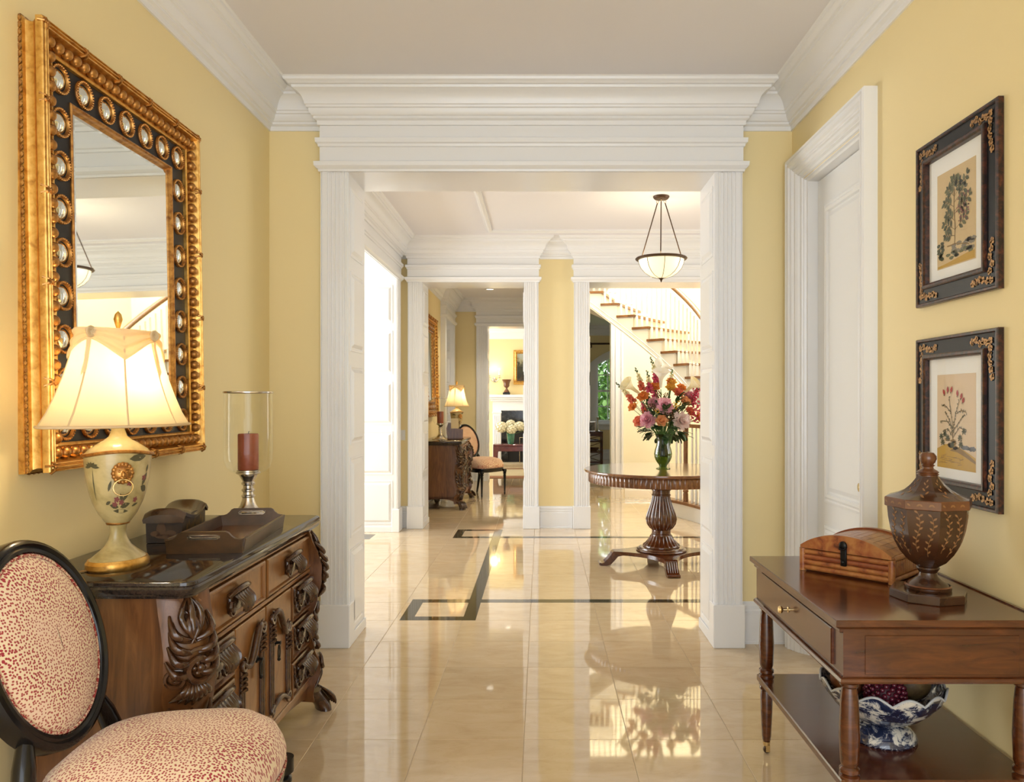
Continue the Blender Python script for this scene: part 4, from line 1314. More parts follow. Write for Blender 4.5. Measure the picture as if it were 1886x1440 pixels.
# local x runs towards the viewer (-Y), local y -> +X; front of the table (drawer) at y = -.59
CL, CD, CT = .87, .592, .757
rim = MB()
rim.loft([[(-.012 + a, -CD - .0 + a, z), (CL + .012 - a, -CD + a, z), (CL + .012 - a, 0, z), (-.012 + a, 0, z)] for a, z in ((.018, CT - .040), (.014, CT - .036), (.014, CT - .028), (.004, CT - .022), (0, CT - .018), (0, CT - .002), (.002, CT))])
rim.build('table_top', MT['mahogany'], con, smooth=25)
ap = MB()
ap.box(.0, CL, -CD + .024, -.01, CT - .170, CT - .03)
ap.build('apron_box', MT['mahogany'], con, smooth=0)
MB().frame(.085, CL - .07, CT - .150, CT - .044, [(0, -.004), (0, .006), (.003, .008)], -CD + .024, True).build('drawer_front', MT['mahogany'], con, smooth=0)
kn = MB(); kn.T = Matrix.Translation((CL / 2 - .02, -CD + .016, CT - .096)) @ Matrix.Rotation(R(90), 4, 'X')
kn.lathe([(.010, 0), (.010, .002), (.005, .004), (.0045, .018), (.011, .022), (.013, .028), (.010, .034), (0, .036)], 18)
kn.build('drawer_knob', MT['brass'], con)
ep = MB(); ep.box(CL, CL + .003, -CD + .085, -.075, CT - .155, CT - .045, .001).build('end_panel', MT['mahogany'], con, smooth=0)
MB().sweep([(.0, -CD + .024), (CL, -CD + .024), (CL, -.01)], [(0, CT - .178), (-.010, CT - .178), (-.013, CT - .172), (-.010, CT - .165), (-.004, CT - .162), (0, CT - .162)]).build('apron_bead', MT['mahogany'], con, smooth=30)
SHZ = .30
MB().loft([[(.01 + a, -CD + .022 + a, z), (CL - .01 - a, -CD + .022 + a, z), (CL - .01 - a, -.012 - a, z), (.01 + a, -.012 - a, z)] for a, z in ((.004, SHZ - .026), (0, SHZ - .022), (0, SHZ - .004), (.003, SHZ))]).build('lower_shelf', MT['mahogany'], con, smooth=20)
LEG = [(.0, .045), (.012, .045), (.016, .052), (.016, .06), (.0175, .066), (.022, .16), (.024, .22), (.021, .245), (.027, .25), (.027, .258), (.024, .262), (.029, .268), (.029, .306), (.022, .31), (.028, .316), (.028, .326), (.022, .332), (.026, .345), (.029, .42), (.025, .52), (.021, .556), (.027, .562), (.027, .570), (.022, .574), (.026, .580), (.026, .60), (0, .60)]
for x in (.032, CL - .032):
    for y in (-CD + .054, -.042):
        lg = MB().lathe(LEG, 24, (x, y, 0)).build('leg', MT['mahogany'], con)
        cs_ = MB()
        cs_.lathe([(.0, .030), (.013, .030), (.015, .046), (.0, .047)], 14, (x, y, 0)).box(x - .014, x - .010, y - .006, y + .010, .008, .034).box(x + .010, x + .014, y - .006, y + .010, .008, .034)
        cs_.build('caster_fork', MT['brass'], lg)
        wh = MB(); wh.T = Matrix.Translation((x, y, .013)) @ Matrix.Rotation(R(90), 4, 'Y')
        wh.lathe([(0, -.008), (.011, -.008), (.013, -.005), (.013, .005), (.011, .008), (0, .008)], 16)
        wh.build('caster_wheel', MT['bronze'], lg)
MB().box(.0, CL, -.012, -.002, CT, CT + .004).build('back_edge', MT['mahogany'], con, smooth=0)

# ================================================================== lidded urn
lac = mat('dark_brown_lacquer', (.038, .013, .005), .24, var=(10, (.070, .026, .010)), coat=.4)
rimm = mat('copper_brown_lacquer', (.11, .036, .012), .28, var=(20, (.18, .065, .022)), coat=.4)
urn = empty('lidded_urn', (1.205, 2.40, CT), R(12), 'tall brown lacquered urn with gold vine decoration and ball finial', 'urn')
urn.scale = (.95, .95, .93)
def octr(r, z, rot=PI / 8, f=1.0):
    return [(r * math.cos(rot + k * PI / 4), r * math.sin(rot + k * PI / 4), z) for k in range(8)]
MB().loft([octr(.117, 0), octr(.119, .003), octr(.119, .026), octr(.116, .030)]).build('octagonal_base', lac, urn, smooth=20)
MB().lathe([(.068, .029), (.071, .034), (.071, .040), (.062, .046), (.058, .052), (.042, .062), (.030, .074), (.027, .086), (.033, .096), (.036, .100), (.034, .105), (.030, .108)], 40).build('stem', lac, urn)
MB().lathe([(.066, .040), (.071, .043), (.066, .047)], 40, caps=False).build('stem_ring', rimm, urn)
BP = [(.036, .108), (.060, .124), (.086, .155), (.104, .19), (.116, .23), (.123, .27), (.126, .305)]
MB().loft([octr(r, z) for r, z in BP]).build('urn_body', lac, urn, smooth=20)
MB().loft([octr(r, z) for r, z in ((.128, .305), (.134, .308), (.134, .334), (.131, .337))]).build('lid_band', rimm, urn, smooth=20)
LP = [(.131, .337), (.100, .347), (.074, .360), (.054, .378), (.040, .396), (.032, .408)]
MB().loft([octr(r, z) for r, z in LP]).build('lid', lac, urn, smooth=20)
MB().lathe([(.030, .404), (.030, .410), (.034, .413), (.030, .417), (.034, .421), (.028, .426), (.018, .432), (.016, .438), (.022, .443), (.016, .447), (.022, .453), (.0265, .464), (.026, .474), (.018, .485), (0, .489)], 28).build('finial', rimm, urn)
# gilt vines on the facets
def facet(prof, rot, k, s, z, e=.0007):
    for q in range(len(prof) - 1):
        if prof[q][1] <= z <= prof[q + 1][1]:
            t = (z - prof[q][1]) / (prof[q + 1][1] - prof[q][1]); r = prof[q][0] * (1 - t) + prof[q + 1][0] * t
            break
    else:
        r = prof[-1][0]
    a0, a1 = rot + k * PI / 4, rot + (k + 1) * PI / 4
    p0, p1 = Vector((r * math.cos(a0), r * math.sin(a0))), Vector((r * math.cos(a1), r * math.sin(a1)))
    nrm = Vector((math.cos((a0 + a1) / 2), math.sin((a0 + a1) / 2)))
    p = p0.lerp(p1, s) + nrm * e
    return (p.x, p.y, z)
vine = MB()
def vine_leaf(prof, k, s, z, ds, dz, w_):
    d = math.hypot(ds * .09, dz); us, uz = ds * .09 / d, dz / d
    q = [(0, 0), (.3, .8), (.65, 1), (1, 0), (.65, -1), (.3, -.8)]
    vine.add([facet(prof, PI / 8, k, s + ds * t - uz * w_ * wv / .09, z + dz * t + us * w_ * wv) for t, wv in q], [tuple(range(6))])
rv = random.Random(3)
for k in range(8):
    for (s0, zz0, zz1) in ((.30, .165, .295), (.72, .150, .285)):
        n = 12
        pts = [(s0 + .10 * math.sin(j / n * 5 + k), zz0 + (zz1 - zz0) * j / n) for j in range(n + 1)]
        vine.tube([facet(BP, PI / 8, k, s, z) for s, z in pts], .0007, 4)
        for j in range(1, n + 1):
            sd = 1 if j % 2 else -1
            vine_leaf(BP, k, pts[j][0], pts[j][1], sd * .12, .010, .0032)
    for j in range(5):
        s = .15 + .17 * j
        vine_leaf([(.134, .30), (.134, .34)], k, s, .318, .10 * (1 if j % 2 else -1), .009, .003)
    for j in range(6):
        z = .345 + .009 * j
        vine_leaf(LP, k, .5, z, .2 * (1 if j % 2 else -1), .008, .003)
vine.build('gilt_vines', mat('gilt_vine_paint', (.26, .125, .042), .35), urn, smooth=0)

# ================================================================== bamboo box
bam = mat('burnt_bamboo', (.36, .13, .035), .36, var=(22, [(.30, (.10, .022, .010)), (.42, (.30, .085, .026)), (.6, (.42, .165, .045)), (.8, (.50, .22, .07))], 5), coat=.3)
bam_d = mat('red_brown_bamboo', (.20, .045, .018), .36, var=(26, (.34, .10, .03)), coat=.3)
bb = empty('bamboo_box', (1.142, 2.758, CT), R(-46), 'small domed bamboo casket with a black iron hasp on the console table', 'box')
# local: long front face towards -y, width along x
BW, BD, BH = .315, .235, .078
for s in (-1, 1):
    for q in (-1, 1):
        MB().tube([(s * BW / 2, q * BD / 2, .001), (s * BW / 2, q * BD / 2, .082)], .012, 12).build('corner_post', bam, bb, smooth=50)
for k in range(4):
    z = .014 + .019 * k
    for q in (-1, 1):
        MB().tube([(-BW / 2 + .008, q * BD / 2, z), (BW / 2 - .008, q * BD / 2, z)], .0098, 12).build('bamboo_slat', bam if k != 2 else bam_d, bb, smooth=50)
for k in range(12):
    y = -BD / 2 + .02 + (BD - .04) * k / 11
    for s in (-1, 1):
        MB().box(s * BW / 2 - .005, s * BW / 2 + .005, y - .0085, y + .0085, .022, .074, .003).build('bamboo_slat', bam, bb, smooth=0)
for s in (-1, 1):
    for z in (.012, .082):
        MB().tube([(s * BW / 2, -BD / 2 + .008, z), (s * BW / 2, BD / 2 - .008, z)], .0095, 12).build('end_rail', bam, bb, smooth=50)
def domez(x):
    return .088 + .050 * (1 - (2 * x / BW) ** 2) ** .8 if abs(2 * x / BW) < 1 else .088
for q in (-1, 1):
    pts = [(-BW / 2 - .004 + (BW + .008) * k / 24, .084) for k in range(25)]
    top = [(x, max(.088, domez(x)) + .006) for x, _ in reversed(pts)]
    MB().prism(pts + top, q * BD / 2 - .012, q * BD / 2 + .012, 'y').build('lid_end', bam if q < 0 else bam_d, bb, smooth=30)
ns = 13
for k in range(ns):
    x0 = -BW / 2 + .002 + (BW - .004) * k / ns; x1 = -BW / 2 + .002 + (BW - .004) * (k + 1) / ns - .0015
    z0, z1 = domez(x0), domez(x1)
    v = [(x0, -BD / 2 + .012, z0 - .008), (x1, -BD / 2 + .012, z1 - .008), (x1, BD / 2 - .012, z1 - .008), (x0, BD / 2 - .012, z0 - .008), (x0, -BD / 2 + .012, z0), (x1, -BD / 2 + .012, z1), (x1, BD / 2 - .012, z1), (x0, BD / 2 - .012, z0)]
    MB().add(v, [(0, 3, 2, 1), (4, 5, 6, 7), (0, 1, 5, 4), (1, 2, 6, 5), (2, 3, 7, 6), (3, 0, 4, 7)]).build('lid_slat', bam, bb, smooth=0)
MB().box(-BW / 2 + .01, BW / 2 - .01, -BD / 2 + .01, BD / 2 - .01, .001, .02).build('box_floor', bam_d, bb, smooth=0)
hs = MB()
hs.box(-.011, .011, -BD / 2 - .020, -BD / 2 - .011, .040, .108, .003).ball((0, -BD / 2 - .020, .112), .015, 12, 8, (1, .5, 1)).ball((0, -BD / 2 - .022, .055), .008, 10, 6).tube([(-.012, -BD / 2 - .018, .108), (-.008, -BD / 2 - .03, .1), (.008, -BD / 2 - .03, .1), (.012, -BD / 2 - .018, .108)], .003, 6)
hs.build('iron_hasp', MT['iron'], bb)

# ================================================================== scalloped bowl with decorative fruit
def bluewhite():
    m, nt, p = _nt('blue_transferware')
    v = coords(nt, (1, 1, 1.5))
    f = noise_tex(nt, v, 15, 7, .75, .9)
    c = ramp(nt, f, [(.44, (.012, .018, .05)), (.49, (.03, .04, .09)), (.52, (.30, .31, .33)), (.57, (.66, .63, .56))])
    nt.links.new(c, p.inputs['Base Color'])
    p.inputs['Roughness'].default_value = .1
    p.inputs['Coat Weight'].default_value = .6
    return m
bw = bluewhite()
bowl = empty('scalloped_bowl', (1.085, 2.452, SHZ), 0, 'blue and white china bowl with a scalloped rim on the console shelf', 'bowl')
MB().lathe([(.0, 0), (.100, 0), (.104, .006), (.098, .020), (.086, .034), (.066, .046), (.050, .054), (.050, .060)], 48).build('foot', bw, bowl)
def bw_fn(u, v):
    a = 2 * PI * u
    sc_ = .5 + .5 * math.cos(12 * a)
    prof = [(.050, .056), (.085, .066), (.118, .084), (.145, .108), (.165, .136), (.178, .162), (.185, .186)]
    k = min(int(v * 6), 5); t = v * 6 - k
    r = prof[k][0] * (1 - t) + prof[k + 1][0] * t; z = prof[k][1] * (1 - t) + prof[k + 1][1] * t
    z -= .022 * (1 - sc_ ** .6) * max(0, v - .55) / .45
    return (r * math.cos(a), r * math.sin(a), z)
MB().grid(bw_fn, 120, 18, True).build('bowl_wall', bw, bowl, smooth=60)
MB().grid(lambda u, v: tuple(c * (.965 if i < 2 else 1) + (.006 * (1 - v) if i == 2 else 0) for i, c in enumerate(bw_fn(u, v))), 120, 12, True).build('bowl_lining', bw, bowl, smooth=60)
MB().tube([bw_fn(k / 120, 1) for k in range(120)], .0038, 6, closed=True).build('rim', mat('pale_blue_rim', (.5, .52, .54), .15), bowl)
def berry_ball(loc, r, lab, c, cnt=150, rb=.008):
    o = empty('decorative_fruit', loc, 0, lab, 'fruit')
    b = MB().ball((0, 0, 0), r * .93, 18, 12)
    b.build('core', mat('fruit_core', tuple(x * .5 for x in c), .5), o)
    q = MB()
    for k in range(cnt):
        z = 1 - 2 * (k + .5) / cnt; a = k * 2.39996; s = math.sqrt(1 - z * z)
        q.ball((r * s * math.cos(a), r * s * math.sin(a), r * z), rb, 7, 5)
    tag(q.build('drupelets', mat('berry_skin', c, .25, coat=.4), o, smooth=60), kind='stuff')
    return o
bz = SHZ
berry_ball((1.060, 2.375, bz + .168), .058, 'round purple berry-studded ball in the scalloped bowl', (.12, .012, .03))
def pod(loc, lab, c1, c2, r):
    o = empty('decorative_fruit', loc, 0, lab, 'fruit')
    MB().ball((0, 0, 0), r, 24, 14, (1, 1, .92)).build('husk', mat('husk_' + lab.split()[1], c1, .55, var=(30, c2), bump=(120, .5)), o, smooth=180)
    return o
p1 = pod((.985, 2.47, bz + .180), 'brown onion-like pod with frayed stalk in the scalloped bowl', (.16, .05, .015), (.30, .11, .03), .056)
fz = MB()
for k in range(14):
    a = 2 * PI * k / 14
    fz.tube([(0, 0, .045), (.012 * math.cos(a), .012 * math.sin(a), .062), (.034 * math.cos(a), .034 * math.sin(a), .066 + .006 * (k % 3))], [.003, .002, .001], 4)
fz.build('frayed_stalk', mat('straw_stalk', (.48, .28, .10), .6), p1)
p2 = pod((1.165, 2.44, bz + .182), 'olive fibrous pod with straw ribbon in the scalloped bowl', (.085, .05, .018), (.17, .11, .04), .064)
MB().tube([(.065 * math.cos(a), -.02 - .03 * math.sin(a) * .5, .065 * math.sin(a)) for a in [PI * k / 14 for k in range(15)]], .004, 6, flat=.4).build('straw_band', mat('straw_band', (.45, .32, .12), .6), p2)
p3 = pod((1.085, 2.545, bz + .185), 'dark red round pod at the back of the scalloped bowl', (.11, .02, .014), (.19, .05, .025), .056)

# ================================================================== framed botanical prints
tort = mat('tortoiseshell_moulding', (.03, .008, .005), .3, var=(60, [(.42, (.010, .004, .003)), (.6, (.065, .016, .007)), (.8, (.16, .048, .014))], 4), coat=.15)
blk = mat('black_chinoiserie_panel', (.010, .010, .012), .35, spec=.3)
gilt = mat('gilt_flower_paint', (.52, .29, .10), .4, .3, var=(60, (.30, .14, .045)))
matb = mat('ivory_mount_board', (.90, .90, .88), .7)
INK = {k: mat('print_ink_' + k, c, .75) for k, c in dict(paper=(.66, .50, .27), paper2=(.74, .58, .40), leaf=(.075, .085, .040), leaf2=(.14, .145, .065), stem=(.20, .13, .05), red=(.42, .035, .035), plum=(.24, .075, .085), earth=(.56, .34, .05), earth2=(.28, .17, .05), grey=(.26, .23, .18), blue=(.14, .15, .18), line=(.30, .19, .07)).items()}
def make_picture(name, y0, y1, z0, z1, label, art):
    W, Hh = y1 - y0, z1 - z0
    root = empty(name, (XR - .002, y1, z0), R(-90), label, 'picture')     # local x: 0 at the far end, W at the end towards the viewer
    MB().frame(0, W, 0, Hh, [(0, 0), (0, .017), (.003, .021), (.010, .021), (.013, .017), (.013, .0)]).build('outer_moulding', tort, root, smooth=25)
    MB().frame(0, W, 0, Hh, [(.012, .014), (.062, .018), (.062, .006)]).build('painted_panel', blk, root, smooth=0)
    MB().frame(0, W, 0, Hh, [(.060, .014), (.060, .026), (.064, .029), (.072, .029), (.078, .024), (.080, .004)]).build('inner_moulding', tort, root, smooth=25)
    MB().frame(.075, W - .075, .075, Hh - .075, [(0, .006), (.001, .008)], 0, True).build('mount', matb, root, smooth=0)
    MB().frame(.080, W - .080, .080, Hh - .080, [(0, .0130), (.001, .0135)], 0, True).build('picture_glass', MT['picture_glass'], root, smooth=0)
    rg = random.Random(11)
    def flower(gf, x, z, r):
        for k in range(5):
            a = 2 * PI * k / 5 + rg.random()
            cx, cz = x + r * .6 * math.cos(a), z + r * .6 * math.sin(a)
            gf.add([(cx + r * .5 * math.cos(b), -.0188, cz + r * .5 * math.sin(b)) for b in [2 * PI * j / 6 for j in range(6)]], [tuple(range(6))])
    for (cx, sx) in ((.037, 1), (W - .037, -1)):
        for (cz, sz) in ((.037, 1), (Hh - .037, -1)):
            gf = MB()
            for k in range(6):
                flower(gf, cx + sx * k * .021 + rg.uniform(-.004, .004), cz + rg.uniform(-.007, .007), .012)
                if k: flower(gf, cx + rg.uniform(-.007, .007), cz + sz * k * .023, .012)
            gf.build('gilt_corner_flowers', gilt, root, smooth=0)
    ax0, ax1, az0, az1 = W * .5 - W * .235, W * .5 + W * .235, Hh * .5 - Hh * .30, Hh * .5 + Hh * .265
    MB().box(ax0, ax1, -.0092, -.0079, az0, az1).build('print_sheet', INK['paper'] if art == 1 else INK['paper2'], root, smooth=0)
    layers = {}
    def poly(ink, pts, lv=0):
        b = layers.setdefault((ink, lv), MB())
        b.add([(ax0 + x * (ax1 - ax0), -.0096 - .0003 * lv, az0 + z * (az1 - az0)) for x, z in pts], [tuple(range(len(pts)))])
    asp = (az1 - az0) / (ax1 - ax0)
    def leaf(ink, x, z, ang, ln, wd, lv=2):
        c, s = math.cos(ang), math.sin(ang)
        q = [(0, 0), (.2, .55), (.45, 1), (.75, .7), (1, 0), (.75, -.7), (.45, -1), (.2, -.55)]
        poly(ink, [(x + (ln * t * c - wd * w_ * s) * asp, z + (ln * t * s + wd * w_ * c)) for t, w_ in q], lv)
    def line(ink, pts, wd, lv=1):
        for k in range(len(pts) - 1):
            (xa, za), (xb, zb) = pts[k], pts[k + 1]
            d = math.hypot((xb - xa) / asp, zb - za) or 1e-6
            nx, nz = -(zb - za) / d * wd * asp, (xb - xa) / asp / d * wd
            poly(ink, [(xa + nx, za + nz), (xb + nx, zb + nz), (xb - nx, zb - nz), (xa - nx, za - nz)], lv)
    def blob(ink, x, z, rx, rz_, lv=1, seed=0):
        r_ = random.Random(seed)
        poly(ink, [(x + rx * (1 + r_.uniform(-.25, .25)) * math.cos(2 * PI * k / 16), z + rz_ * (1 + r_.uniform(-.25, .25)) * math.sin(2 * PI * k / 16)) for k in range(16)], lv)
    ra = random.Random(art * 5)
    if art == 1:
        poly('earth', [(.02, .01), (.98, .01), (.98, .09), (.8, .085), (.55, .065), (.3, .045), (.02, .03)], 0)
        for k in range(16): blob('grey', ra.uniform(.45, .95), ra.uniform(.11, .22), .07, .022, 1, k)
        for k in range(10): blob('leaf2', ra.uniform(.3, .95), ra.uniform(.08, .14), .06, .016, 2, k + 30)
        for k in range(12): blob('leaf', .10 + ra.uniform(-.06, .07), .10 + .18 * k / 12, .05, .018, 2, k + 60)
        line('line', [(.28, .215), (.5, .215), (.72, .185), (.85, .16)], .006, 3)
        line('stem', [(.48, .21), (.49, .40), (.46, .60), (.47, .78)], .0055, 3)
        br = [((.49, .36), (.22, .46)), ((.49, .36), (.78, .46)), ((.48, .30), (.25, .33)), ((.48, .45), (.30, .55)), ((.47, .52), (.72, .60)), ((.46, .60), (.24, .68)), ((.47, .64), (.74, .74)), ((.47, .70), (.32, .80)), ((.47, .72), (.6, .84)), ((.47, .55), (.85, .64)), ((.47, .76), (.46, .88)), ((.47, .7), (.80, .86))]
        for (a, b2) in br:
            line('stem', [a, b2], .003, 3)
            for k in range(6):
                t = .35 + .65 * k / 5
                x, z = a[0] + (b2[0] - a[0]) * t, a[1] + (b2[1] - a[1]) * t
                an = math.atan2(b2[1] - a[1], (b2[0] - a[0]) / asp) + (R(55) if k % 2 else R(-55))
                leaf('leaf' if ra.random() < .6 else 'leaf2', x, z, an, ra.uniform(.065, .095), .021, 4)
            leaf('leaf', b2[0], b2[1], math.atan2(b2[1] - a[1], (b2[0] - a[0]) / asp), .06, .015, 4)
        for k in range(46): blob('plum', .66 + ra.uniform(-.12, .18), .50 + ra.uniform(-.08, .20), .016, .008, 5, k)
    else:
        poly('earth', [(.0, .0), (1, 0), (1, .14), (.8, .19), (.55, .24), (.42, .27), (.2, .25), (0, .20)], 0)
        poly('earth2', [(.5, .24), (.62, .225), (.85, .16), (1, .11), (1, .08), (.75, .14), (.55, .18), (.35, .19)], 1)
        for k in range(8): blob('earth2', ra.uniform(.2, .5), ra.uniform(.22, .31), .07, .02, 1, k)
        blob('blue', .75, .235, .12, .024, 0, 3); blob('blue', .92, .23, .10, .026, 0, 4)
        for k in range(14): line('line', [(x := ra.uniform(.05, .9), z := ra.uniform(.03, .16)), (x + .1, z + ra.uniform(-.02, .02))], .0025, 2)
        line('line', [(.12, .13), (.62, .115), (.62, .07), (.14, .085), (.12, .13)], .002, 2)
        for (pts) in ([(.42, .28), (.44, .42), (.38, .60), (.33, .76)], [(.44, .42), (.50, .58), (.60, .72)], [(.43, .36), (.36, .5), (.22, .60)], [(.44, .40), (.66, .54), (.74, .58)], [(.43, .34), (.3, .42), (.18, .40)], [(.43, .33), (.6, .44), (.78, .42)], [(.38, .6), (.2, .68), (.14, .66)], [(.44, .42), (.28, .50), (.10, .50)], [(.5, .58), (.66, .62), (.78, .60)]):
            line('stem', pts, .0045, 3)
            for k in range(len(pts) * 3):
                t = k / (len(pts) * 3 - 1) * (len(pts) - 1.001); i = int(t); f = t - i
                x, z = pts[i][0] + (pts[i + 1][0] - pts[i][0]) * f, pts[i][1] + (pts[i + 1][1] - pts[i][1]) * f
                if z > .36: leaf('leaf', x, z, ra.uniform(0, 2 * PI), ra.uniform(.02, .035), .006, 4)
        for (x, z) in ((.12, .33), (.22, .36), (.62, .33), (.72, .40), (.42, .25), (.30, .32), (.64, .26), (.16, .27)):
            for k in range(7):
                leaf('leaf', x, z, R(90 + (k - 3) * 45), .045, .009, 4)
        for (x, z, an) in ((.30, .80, 90), (.22, .78, 120), (.38, .80, 70), (.56, .76, 95), (.64, .73, 70), (.68, .69, 60)):
            leaf('red', x, z, R(an), .075, .022, 5); leaf('leaf', x, z - .01, R(an + 25), .03, .007, 6)
    for (ink, lv), b in layers.items():
        b.build('print_' + ink, INK[ink], root, smooth=0, recalc=False)
    return root
make_picture('botanical_print', 2.36, 2.875, 1.715, 2.305, 'black and gilt framed print of a leafy berry branch on cream mount', 1)
make_picture('botanical_print', 2.36, 2.875, 1.022, 1.596, 'black and gilt framed print of a red-flowered plant on a yellow mound', 2)

# ================================================================== pendant lamp
pend = empty('pendant_lamp', (1.02, 6.55, CE), 0, 'bronze pendant lamp with a glowing ribbed glass bowl over the round table', 'lamp')
MB().lathe([(0, -.001), (.066, -.001), (.070, -.006), (.066, -.016), (.056, -.026), (.0, -.028)], 36).build('canopy', MT['bronze'], pend)
def glow_glass(name, c, e):
    m, nt, p = _nt(name)
    p.inputs['Base Color'].default_value = (.9, .84, .68, 1)
    p.inputs['Roughness'].default_value = .35
    p.inputs['Emission Color'].default_value = (*c, 1)
    p.inputs['Emission Strength'].default_value = e
    return m
BOWL = [(.196, -.535), (.190, -.570), (.172, -.612), (.140, -.650), (.095, -.680), (.045, -.695), (.012, -.698)]
MB().lathe(BOWL, 48, caps=False, rip=lambda a, k: 1 - .02 * abs(math.sin(4 * a))).build('glass_bowl', glow_glass('lit_alabaster_glass', (1, .82, .50), .62), pend, smooth=180)
for k in range(8):
    a = 2 * PI * k / 8
    MB().tube([((r + .001) * math.cos(a), (r + .001) * math.sin(a), z) for r, z in BOWL], .0022, 5).build('bowl_rib', MT['bronze'], pend)
MB().lathe([(.194, -.545), (.214, -.540), (.220, -.532), (.214, -.524), (.196, -.521), (.190, -.532)], 48, caps=False).lathe([(.190, -.532), (.194, -.545)], 48, caps=False).build('ring', MT['bronze'], pend)
MB().lathe([(.0, -.690), (.024, -.694), (.020, -.702), (.010, -.710), (.007, -.722), (.0, -.736)], 16).build('finial', MT['bronze'], pend)
for k in range(3):
    a = R(-100 + 120 * k)
    MB().tube([(.038 * math.cos(a), .038 * math.sin(a), -.055), (.200 * math.cos(a), .200 * math.sin(a), -.512)], .0048, 8).build('hanging_rod', MT['bronze'], pend)
    ey = MB()
    for (r, z) in ((.036, -.042), (.203, -.516)):
        ey.tube([(r * math.cos(a) + .010 * math.cos(t) * math.cos(a), r * math.sin(a) + .010 * math.cos(t) * math.sin(a), z + .012 * math.sin(t)) for t in [2 * PI * j / 12 for j in range(12)]], .0026, 5, closed=True)
    ey.build('hook_rings', MT['brass'], pend)
pl_ = bpy.data.lights.new('pendant_bulb', 'POINT'); pl_.energy = 5.5; pl_.color = (1, .86, .64); pl_.shadow_soft_size = .05
po_ = bpy.data.objects.new('pendant_bulb', pl_); col.objects.link(po_); po_.parent = pend; po_.location = (0, 0, -.575)

# ================================================================== round pedestal table
TC = (1.006, 6.46)
TZ = .80
tb = empty('pedestal_table', (TC[0], TC[1], 0), 0, 'round mahogany pedestal table with fluted apron and scroll feet in the foyer', 'table')
rosew = wood('rosewood_top', (.10, .034, .012), (.17, .062, .022), (.25, .10, .036), .12, 4, (2, 2, 2), .6)
MB().lathe([(0, TZ - .026), (.628, TZ - .026), (.640, TZ - .022), (.647, TZ - .012), (.646, TZ - .004), (.640, TZ), (0, TZ)], 96).build('table_top', rosew, tb, smooth=30)
flt = MB()
vs, fs = [], []
n = 96 * 4
for k, z in enumerate((TZ - .108, TZ - .104, TZ - .034, TZ - .026)):
    for i in range(n):
        a = 2 * PI * i / n
        d = .010 * abs(math.sin(a * 48)) ** .7 if k in (1, 2) else 0
        r = .600 + d
        vs.append((r * math.cos(a), r * math.sin(a), z))
for k in range(3):
    for i in range(n):
        j = (i + 1) % n
        fs.append((k * n + i, k * n + j, (k + 1) * n + j, (k + 1) * n + i))
fs.append(tuple(range(n)))
flt.add(vs, fs).build('fluted_apron', rosew, tb, smooth=60)
def gad(lo, hi, cnt, amp):
    return lambda a, k: 1 - amp * abs(math.sin(a * cnt / 2)) if lo <= k <= hi else 1
COLP = [(.078, .700), (.078, .655), (.082, .650), (.082, .640), (.074, .636), (.074, .610), (.080, .606), (.080, .598), (.074, .594), (.080, .56), (.100, .50), (.122, .44), (.130, .40), (.122, .36), (.098, .325), (.080, .312), (.078, .306), (.078, .280), (.084, .276), (.084, .268), (.092, .262), (.104, .235), (.130, .205), (.152, .190), (.154, .180), (.154, .172)]
MB().lathe(list(reversed([(r, z - .02) for r, z in COLP])), 144, rip=lambda a, k: (1 - .055 * abs(math.sin(a * 12)) ** .6) if (2 <= k <= 5 or 10 <= k <= 17) else 1).build('turned_column', MT['mahogany'], tb, smooth=50)
MB().lathe([(.0, .118), (.205, .118), (.210, .124), (.205, .132), (.190, .136), (.186, .146), (.168, .150), (.0, .152)], 64).build('moulded_plinth', MT['mahogany'], tb, smooth=40)
# concave-sided platform reaching four feet
q = []
for s in range(4):
    a0 = R(-88 + 90 * s)
    t = Vector((math.cos(a0), math.sin(a0))); u = Vector((-t.y, t.x))
    q.append(t * .40 - u * .052); q.append(t * .40 + u * .052)
    a1 = a0 + PI / 2
    t1 = Vector((math.cos(a1), math.sin(a1))); u1 = Vector((-t1.y, t1.x))
    A, B = t * .40 + u * .052, t1 * .40 - u1 * .052
    M_ = (t + t1).normalized() * .17
    for k in range(1, 14):
        f = k / 14
        q.append(A * (1 - f) ** 2 + M_ * 2 * f * (1 - f) * 1.0 + B * f * f)
MB().prism([(p.x, p.y) for p in q], .088, .118).build('platform', MT['mahogany'], tb, smooth=30)
for s in range(4):
    a0 = R(-88 + 90 * s)
    f = MB(); f.T = Matrix.Rotation(a0, 4, 'Z')
    prof = [(.30, .090), (.405, .118), (.415, .112), (.425, .090), (.445, .060), (.480, .030), (.505, .020), (.520, .026), (.528, .018), (.522, .004), (.505, .0), (.465, .0), (.430, .010), (.400, .040), (.37, .075)]
    f.prism([(x, z) for x, z in prof], -.050, .050, 'y')
    for k in range(-2, 3):
        f.tube([(.418, k * .018, .104), (.430, k * .018, .082), (.450, k * .018, .056), (.482, k * .018, .030)], [.003, .006, .006, .003], 6)
    f.build('scroll_foot', MT['mahogany'], tb, smooth=35)

